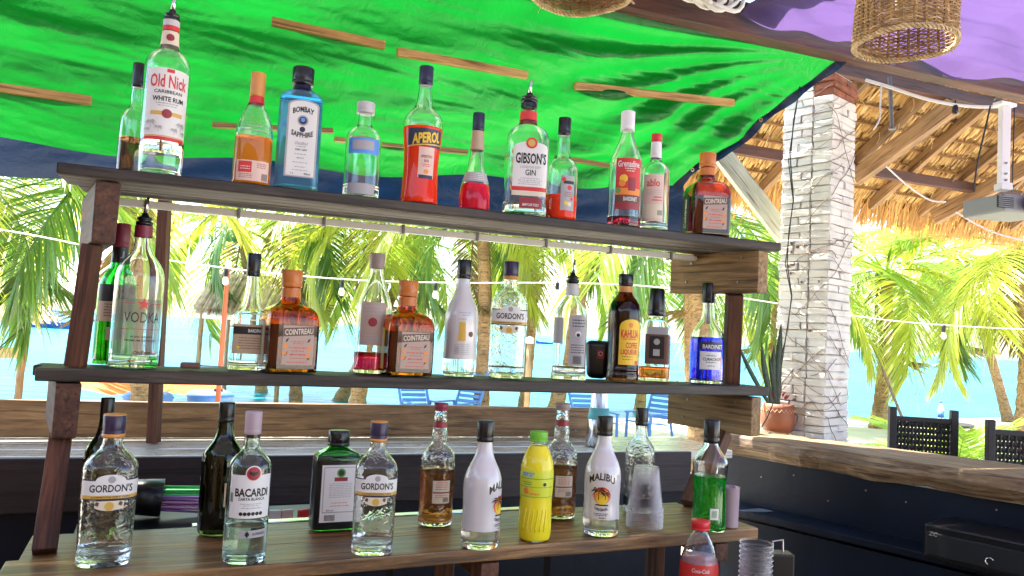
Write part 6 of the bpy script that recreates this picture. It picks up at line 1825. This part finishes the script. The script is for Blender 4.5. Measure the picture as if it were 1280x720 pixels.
b = make(LB, 'pale aqua white rum bottle with red round emblem and white cap', 'C', 304, 514, 52, 'bacardi', base=708, group=GC)
b.body('glass_aqua'); b.liquid('liq_clear', 0.25); b.cap('cap_mauve', 0.845, k=1.12); b.band('cap_black', 0.822, 0.842, 0.001); 
l = b.lab(0.305, 0.59, 2.05, 0.12, 'lb_white'); b.disc(0.18, 0.60, 0.36, 'lb_white', l, 0.0009); b.disc(0.18, 0.60, 0.31, 'lb_red', l, 0.0013); b.disc(0.18, 0.60, 0.265, 'lb_darkred', l, 0.0016)
k_ = b.R / b.H
b.flat([[(0.18 + x, 0.60 + z * k_) for x, z in ((0, 0.10), (0.05, 0.05), (0.20, 0.12), (0.17, -0.02), (0.08, -0.05), (0.0, -0.12), (-0.08, -0.05), (-0.17, -0.02), (-0.20, 0.12), (-0.05, 0.05))]], 'lb_black', l, 0.0020, name='bat_emblem')
b.text('BACARDI', 0.17, 0.475, 1.55, 0.055, 'lb_black', l, bold=0.03); b.text('CARTA BLANCA', 0.17, 0.432, 1.2, 0.020, 'lb_black', l); b.bars([(0.17, 0.40, 1.0, 0.005), (0.17, 0.388, 0.7, 0.005), (0.17, 0.372, 0.9, 0.006)], 'lb_grey', l)
for i in range(6): b.disc(-0.28 + 0.18 * i, 0.335, 0.085, 'lb_black', l)
b.flat([[(-0.85 + i * 0.04, 0.41), (-0.83 + i * 0.04, 0.41), (-0.83 + i * 0.04, 0.47), (-0.85 + i * 0.04, 0.47)] for i in range(4)], 'lb_black', l, name='barcode')
l2 = b.lab(0.175, 0.225, 1.3, 0.35, 'lb_grey'); b.flat([[(-0.05, 0.20), (0.06, 0.178), (0.17, 0.20), (0.06, 0.222)]], 'lb_black', l2, 0.0014); b.text('SUPERIOR', 0.6, 0.20, 0.6, 0.016, 'lb_black', l2)
b.text('1862', 0.25, 0.11, 0.7, 0.035, 'glass_aqua', None, off=0.0016, bold=0.02)

b = make(LB, 'flat dark green herbal liqueur bottle with large framed white label', 'C', 416, 538, 57, 'jager', base=667, group=GC, n=7, asp=0.62, yaw=0.22)
b.body('glass_green'); b.liquid('liq_dark', 0.74); b.cap('cap_black', 0.845, k=1.3, top=0.97)
b.coat('cap_black', 0.008, 0.70, 0.0003, 'dark_wrap')
l = b.lab(0.085, 0.665, 1.62, 0.06, 'lb_white'); l2 = b.lab(0.18, 0.645, 1.46, 0.06, 'lb_grey', off=0.001); l3 = b.lab(0.19, 0.637, 1.40, 0.06, 'lb_white', off=0.0014)
b.disc(0.06, 0.585, 0.19, 'lb_green', l, 0.0018); b.disc(0.06, 0.585, 0.12, 'lb_black', l, 0.0021); b.strip(-0.22, 0.34, 0.50, 0.54, 'lb_darkred', l, 0.0018)
b.bars([(0.06, 0.475 - 0.017 * i, 0.95, 0.005) for i in range(9)], 'lb_grey', l, 0.0018); b.bars([(0.06, 0.28, 0.7, 0.006), (0.06, 0.25, 0.8, 0.006)], 'lb_red', l, 0.0018); b.text('35% vol', -0.35, 0.205, 0.3, 0.015, 'lb_black', l, 0.0018)
b.flat([[(-0.55 + i * 0.05, 0.10), (-0.525 + i * 0.05, 0.10), (-0.525 + i * 0.05, 0.16), (-0.55 + i * 0.05, 0.16)] for i in range(9)], 'lb_black', l, 0.0012, name='barcode')
b.text('Jägermeister', -1.62, 0.40, 0.42, 0.22, 'lb_white', None, off=0.0014, vert=True)

gordon('clear embossed gin bottle with purple cap beside the herbal liqueur', 'C', 464, 527, 52, base=697)

def amber_rum(label, px, top, w, base, cap):
    b = make(LB, label, 'C', px, top, w, 'rumamb', base=base, group=GC)
    b.body('glass_wavy'); b.liquid('liq_rum', 0.455); b.cap(cap, 0.94, k=1.18); b.band('lb_darkred', 0.80, 0.845, 0.0008)
    l = b.lab(0.19, 0.375, 1.05, 0.30, 'lb_cream'); b.strip(-0.2, 0.82, 0.272, 0.283, 'lb_darkred', l); b.bars([(0.3, 0.36 - 0.018 * i, 0.7, 0.006) for i in range(4)] + [(0.3, 0.255 - 0.016 * i, 0.7, 0.005) for i in range(2)], 'lb_red', l)
    b.flat([[(0.40 + i * 0.05, 0.20), (0.425 + i * 0.05, 0.20), (0.425 + i * 0.05, 0.235), (0.40 + i * 0.05, 0.235)] for i in range(7)], 'lb_black', l, name='barcode')
amber_rum('amber rum bottle with maroon cap beside the white coconut rum', 543, 504, 42, 660, 'cap_maroon')
coconut_rum('white coated coconut rum bottle turned with its sunset emblem half hidden', 'C', 599, 526, 48, base=690, yaw=1.1)

b = make('juice_bottle', 'yellow lime juice plastic bottle with bright green cap', 'C', 667, 539, 41, 'juice', base=680, group=GC)
b.body('pet_clear', wall=0.001, base=0.004); b.liquid('liq_yellow', 0.87, 'juice'); b.cap('cap_lime', 0.905, k=1.35)
l = b.lab(0.40, 0.655, 2.7, 0, 'lb_lime'); b.bars([(-0.55, 0.625, 0.8, 0.016), (-0.6, 0.605, 0.7, 0.016)], 'lb_blue', l); b.strip(-1.2, 1.3, 0.575, 0.582, 'lb_green', l); b.bars([(-0.6, 0.545, 0.6, 0.010), (-0.55, 0.525, 0.5, 0.012)], 'lb_green', l); b.disc(0.5, 0.53, 0.11, 'lb_black', l)
b.strip(-1.2, 1.3, 0.50, 0.505, 'lb_green', l); b.disc(-0.62, 0.465, 0.2, 'lb_orange', l); b.disc(-0.38, 0.475, 0.14, 'lb_yellow', l, 0.0013); b.bars([(-0.1, 0.44, 0.6, 0.016)], 'lb_orange', l); b.strip(-1.2, 1.3, 0.41, 0.415, 'lb_green', l)
v, f = [], []
for i in range(6):
    x = -0.75 + i * 0.26
    a = [b.surf((x + 0.16 * t) * b.R, (0.10 + 0.20 * t) * b.H, 0.0008) for t in np.linspace(0, 1, 8)]
    tv, tf = tube_vf(a, 0.0014, 6); o = len(v); v += tv; f += [[q + o for q in g] for g in tf]
b.part('moulded_ribs', v, f, 'liq_yellow')

amber_rum('amber rum bottle with cork coloured cap behind the yellow juice', 697, 504, 42, 650, 'cap_taupe')
coconut_rum('white coated coconut rum bottle showing its full sunset and palm emblem', 'C', 750, 520, 45, base=673, yaw=-0.03)
b = make(LB, 'plain clear spirit bottle with black cap behind the stacked cups', 'C', 797, 510, 36, 'clearrum', base=643, group=GC)
b.body('glass_wavy'); b.liquid('liq_clear', 0.12); b.cap('cap_black', 0.83, k=1.2); b.band('cap_black', 0.06, 0.14, 0.0008, 'dark_band')

b = make(LB, 'green melon liqueur bottle with dimpled glass and black cap', 'C', 885, 525, 42, 'melon', base=667, group=GC)
b.body('glass_clear'); b.liquid('liq_green', 0.49); b.cap('cap_black', 0.79, k=1.2)
l = b.lab(0.115, 0.215, 0.5, 0.32, 'lb_white'); b.flat([[(0.18 + i * 0.05, 0.135), (0.205 + i * 0.05, 0.135), (0.205 + i * 0.05, 0.195), (0.18 + i * 0.05, 0.195)] for i in range(6)], 'lb_green', l, name='barcode')

# ---------------------------------------------------------------- cups
def cup_mesh(r0, r1, h, wall=0.0011):
    """r0 at z = 0, r1 at z = h ; open at z = 0 (upside down cup)"""
    pr = [(r0 + 0.0022, 0.0), (r0 + 0.003, 0.0015), (r0 + 0.0022, 0.003), (r0, 0.004), (r0 + (r1 - r0) * .5, h * .5), (r1, h - 0.002), (r1 - 0.002, h), (0.0015, h)]
    vs, fs = [], []
    n = 36
    for r, z in pr:
        for k in range(n):
            a = 2 * math.pi * k / n; vs.append((r * math.cos(a), r * math.sin(a), z))
    for i in range(len(pr) - 1):
        j = i + 1
        for k in range(n):
            fs.append([i * n + k, i * n + (k + 1) % n, j * n + (k + 1) % n, j * n + k])
    me = mesh_of('plastic_cup', vs, fs, True)
    me.materials.append(MATS['cup_clear']); me.materials.append(MATS['cup_rim'])
    for i, pl in enumerate(me.polygons): pl.material_index = 1 if i < 3 * n else 0
    return me
p = at_z(805, 664, Z_CNT); d = Vector((p.x, p.y, 0)).normalized(); sc_ = p.y / FPX
rb = 22 * sc_; p = p + d * rb * 0.9; p.z = Z_CNT + 0.003
cm = cup_mesh(rb, rb * 0.70, 0.112)
NC = 11
for i in range(NC):
    o = bpy.data.objects.new('plastic_cup', cm); COL.objects.link(o)
    o.location = p + Vector((0.0006 * math.sin(i * 2), 0, i * 0.0042 if i < 8 else 0.0042 * 7 + (i - 7) * 0.006)); o.rotation_euler = (0, 0, i)
    props(o, 'clear plastic cup, upside down, one of the stack beside the coconut rum', 'cup', 'stack of clear cups')
# mauve white paper cup behind the melon liqueur
p = at_z(911, 661, Z_CNT); d = Vector((p.x, p.y, 0)).normalized(); p = p + d * 0.02; p.z = Z_CNT + 0.003; sc_ = p.y / FPX
pc_ = thing('paper_cup', 'plain off white cup standing behind the green melon liqueur', 'cup', p)
rr, hh = 11.5 * sc_, 48 * sc_
v, f = lathe_vf([(rr * 0.93, 0), (rr * 0.94, 0.002), (rr, hh - 0.002), (rr * 1.03, hh), (rr * 0.96, hh), (rr * 0.88, 0.004), (0.001, 0.004)], 30); obj('cup_wall', v, f, 'cap_mauve', pc_, True, world=False)

# ---------------------------------------------------------------- things on the lower shelf
p = at_y(874, 700, 1.93); p.z = Z_LOW + 0.002
H = height_to(p, 650); rr = 23.5 * p.y / FPX
b = Bottle('soda_bottle', 'clear soda bottle with bright red cap and red label in front', 'bottle', p, H, rr, 'coke')
b.body('pet_clear', wall=0.0012, base=0.006); b.liquid('liq_coke', 0.73, 'drink'); b.cap('cap_red', 0.93, k=1.45)
l = b.lab(0.50, 0.695, 2.9, 0, 'lb_red'); b.text('Coca-Cola', 0.1, 0.655, 0.9, 0.03, 'lb_white', l, shear=0.3, bold=0.01)
p = at_y(945, 700, 1.90); p.z = Z_LOW + 0.002; sc_ = p.y / FPX
Hc = height_to(p, 678)
cm2 = cup_mesh(19 * sc_, 14.0 * sc_, 0.11)
i = 0
while 0.11 + i * 0.012 < Hc:
    o = bpy.data.objects.new('plastic_cup', cm2); COL.objects.link(o)
    o.location = p + Vector((0, 0, 0.115 + i * 0.012)); o.rotation_euler = (math.pi, 0, i * 0.7)
    props(o, 'clear plastic cup in the tall stack beside the red capped soda bottle', 'cup', 'tall stack of clear cups'); i += 1
p = at_y(975, 705, 1.95); p.z = Z_LOW + 0.002; Hb = height_to(p, 690)
bx = thing('straw_box', 'black plastic straw caddy beside the tall cup stack', 'caddy', p)
v, f = box_vf(p + Vector((0, 0, Hb / 2)), 0.055, 0.05, Hb, bevel=0.004); obj('caddy_case', v, f, 'black_plastic', bx)
v, f = tube_vf([p + Vector((-0.02, 0, Hb)), p + Vector((-0.02, 0, Hb + 0.025)), p + Vector((0.005, 0, Hb + 0.03)), p + Vector((0.006, 0, Hb))], 0.003, 8); obj('wire_handle', v, f, 'steel', bx)

# ---------------------------------------------------------------- things between the counter and the sea bar
# steel shaker on the sea bar
p = at_z(748, 559, Z_BAR) + Vector((0, 0.03, 0)); p.z = Z_BAR + 0.003; sc_ = p.y / FPX
Hs = height_to(p, 489)
sh = thing('cocktail_shaker', 'tall steel cocktail shaker on the sea bar behind the coconut rum', 'shaker', p)
r0 = 17 * sc_
v, f = lathe_vf([(r0 * 0.86, 0), (r0 * 0.9, 0.003), (r0 * 0.78, Hs * 0.5), (r0 * 0.72, Hs * 0.52), (r0 * 0.60, Hs * 0.96), (r0 * 0.56, Hs), (0.001, Hs)], 32); obj('tin', v, f, 'steel', sh, True, world=False)
v, f = lathe_vf([(r0 * 0.80, Hs * 0.49), (r0 * 0.81, Hs * 0.51), (r0 * 0.70, Hs * 0.70), (r0 * 0.69, Hs * 0.70)], 32); obj('grip_band', v, f, 'lb_teal', sh, True, world=False)
# black tumbler lying on its side with coloured straws
p = at_z(215, 640, 0.86); p = at_y(200, 622, 2.12)
st = thing('straw_tumbler', 'black tumbler lying on its side with green and purple straws', 'tumbler', p)
sc_ = p.y / FPX; ad = Vector((0.93, 0.36, -0.06)).normalized()
p0 = p - ad * 30 * sc_
ring_pts = [p0, p0 + ad * 0.004, p0 + ad * 33 * sc_]
v, f = tube_vf(ring_pts, [20 * sc_, 21 * sc_, 23 * sc_], 24); obj('tumbler_body', v, f, 'black_plastic', st, True)
e = ad.orthogonal().normalized(); g = ad.cross(e)
sm = [plain('straw_green_plastic', (0.04, 0.45, 0.10), 0.35), plain('straw_purple_plastic', (0.28, 0.12, 0.50), 0.35), plain('straw_pink_plastic', (0.55, 0.30, 0.50), 0.35)]
rnd = random.Random(2)
for i in range(22):
    a = i * 2.4; q = 15 * sc_ * math.sqrt((i + 0.5) / 22)
    c = p0 + ad * 8 * sc_ + e * q * math.cos(a) + g * q * math.sin(a)
    c2 = c + ad * (rnd.uniform(82, 100) * sc_) + g * q * 0.4 * math.sin(a)
    v, f = tube_vf([c, c2], 0.0032, 7, caps=False); obj('straw', v, f, sm[0] if c.z > p.z + 0.012 else sm[1 + i % 2], st, True)
# its dark stand
tbx = thing('ice_bin', 'low black ice bin standing between the counter and the sea bar', 'bin', pz(p, 0))
pb = p - Vector((0, 0, 24 * sc_))
v, f = box_vf((pb.x + 0.12, pb.y + 0.02, pb.z / 2), 0.62, 0.24, pb.z - 0.001, rz=math.atan2(uC.y, uC.x), bevel=0.008); obj('bin_case', v, f, 'black_plastic', tbx)
v, f = box_vf((pb.x - 0.02, pb.y - 0.115, pb.z - 0.09), 0.14, 0.006, 0.11, rz=math.atan2(uC.y, uC.x), bevel=0.002); obj('bin_sticker', v, f, 'lb_grey', tbx)
# coloured sachets in a small black tray
p = at_y(360, 642, 2.12)
ty = thing('sachet_tray', 'black tray with pink and green sachets behind the counter', 'tray', pz(p, 0))
v, f = box_vf((p.x, p.y + 0.02, (p.z - 0.03) / 2), 0.26, 0.14, p.z - 0.03, rz=math.atan2(uC.y, uC.x), bevel=0.004); obj('tray_case', v, f, 'black_plastic', ty)
for i, (dx, mt_) in enumerate(((-0.06, 'lb_green'), (-0.03, 'lb_white'), (0.0, 'lb_pink'), (0.04, 'lb_red'), (0.07, 'lb_pink'))):
    v, f = box_vf((p.x + dx, p.y + dx * 0.4 - 0.01, p.z - 0.012), 0.032, 0.012, 0.05, rz=0.3 * i, bevel=0.003); obj('sachet', v, f, mt_, ty)
# water bottle on the cafe table
tbp = Vector((tb.x, tb.y, tb.z + 0.001))
wbt = thing('water_bottle', 'clear water bottle with blue label on the far table', 'bottle', tbp)
v, f = lathe_vf([(0.026, 0), (0.031, 0.01), (0.031, 0.13), (0.025, 0.165), (0.013, 0.19), (0.012, 0.21)], 20); obj('plastic_body', v, f, 'pet_clear', wbt, True, world=False)
v, f = lathe_vf([(0.0318, 0.05), (0.0318, 0.12)], 20); obj('label', v, f, 'lb_blue', wbt, True, world=False)
v, f = lathe_vf([(0.0145, 0.205), (0.0145, 0.225), (0.012, 0.227)], 16); obj('cap', v, f, 'lb_blue', wbt, True, world=False)
# small print on the cash drawer
V, F = text_mesh('ZC', 0.02, 0.2)
obj('lettering', [(0.05 + x * 0.022, -0.1005, 0.092 + y * 0.022) for x, y in V], F, 'lb_grey', drawer, world=False)

# crumpled paper napkin on the lower shelf
p = at_y(992, 716, 1.95); p.z = Z_LOW + 0.05
nk = thing('paper_napkin', 'crumpled white paper napkin beside the black straw caddy', 'napkin', p)
bm = bmesh.new(); bmesh.ops.create_icosphere(bm, subdivisions=4, radius=0.045)
for q in bm.verts:
    n_ = mnoise.noise(q.co * 45) * 0.5 + mnoise.noise(q.co * 90 + Vector((3, 1, 2))) * 0.35
    q.co = q.co * (1 + 0.5 * n_); q.co.z = max(q.co.z * 0.9, -0.048)
obj('crumpled_sheet', [q.co.copy() for q in bm.verts], [[w.index for w in g.verts] for g in bm.faces], 'lb_white', nk, False, world=False); bm.free()
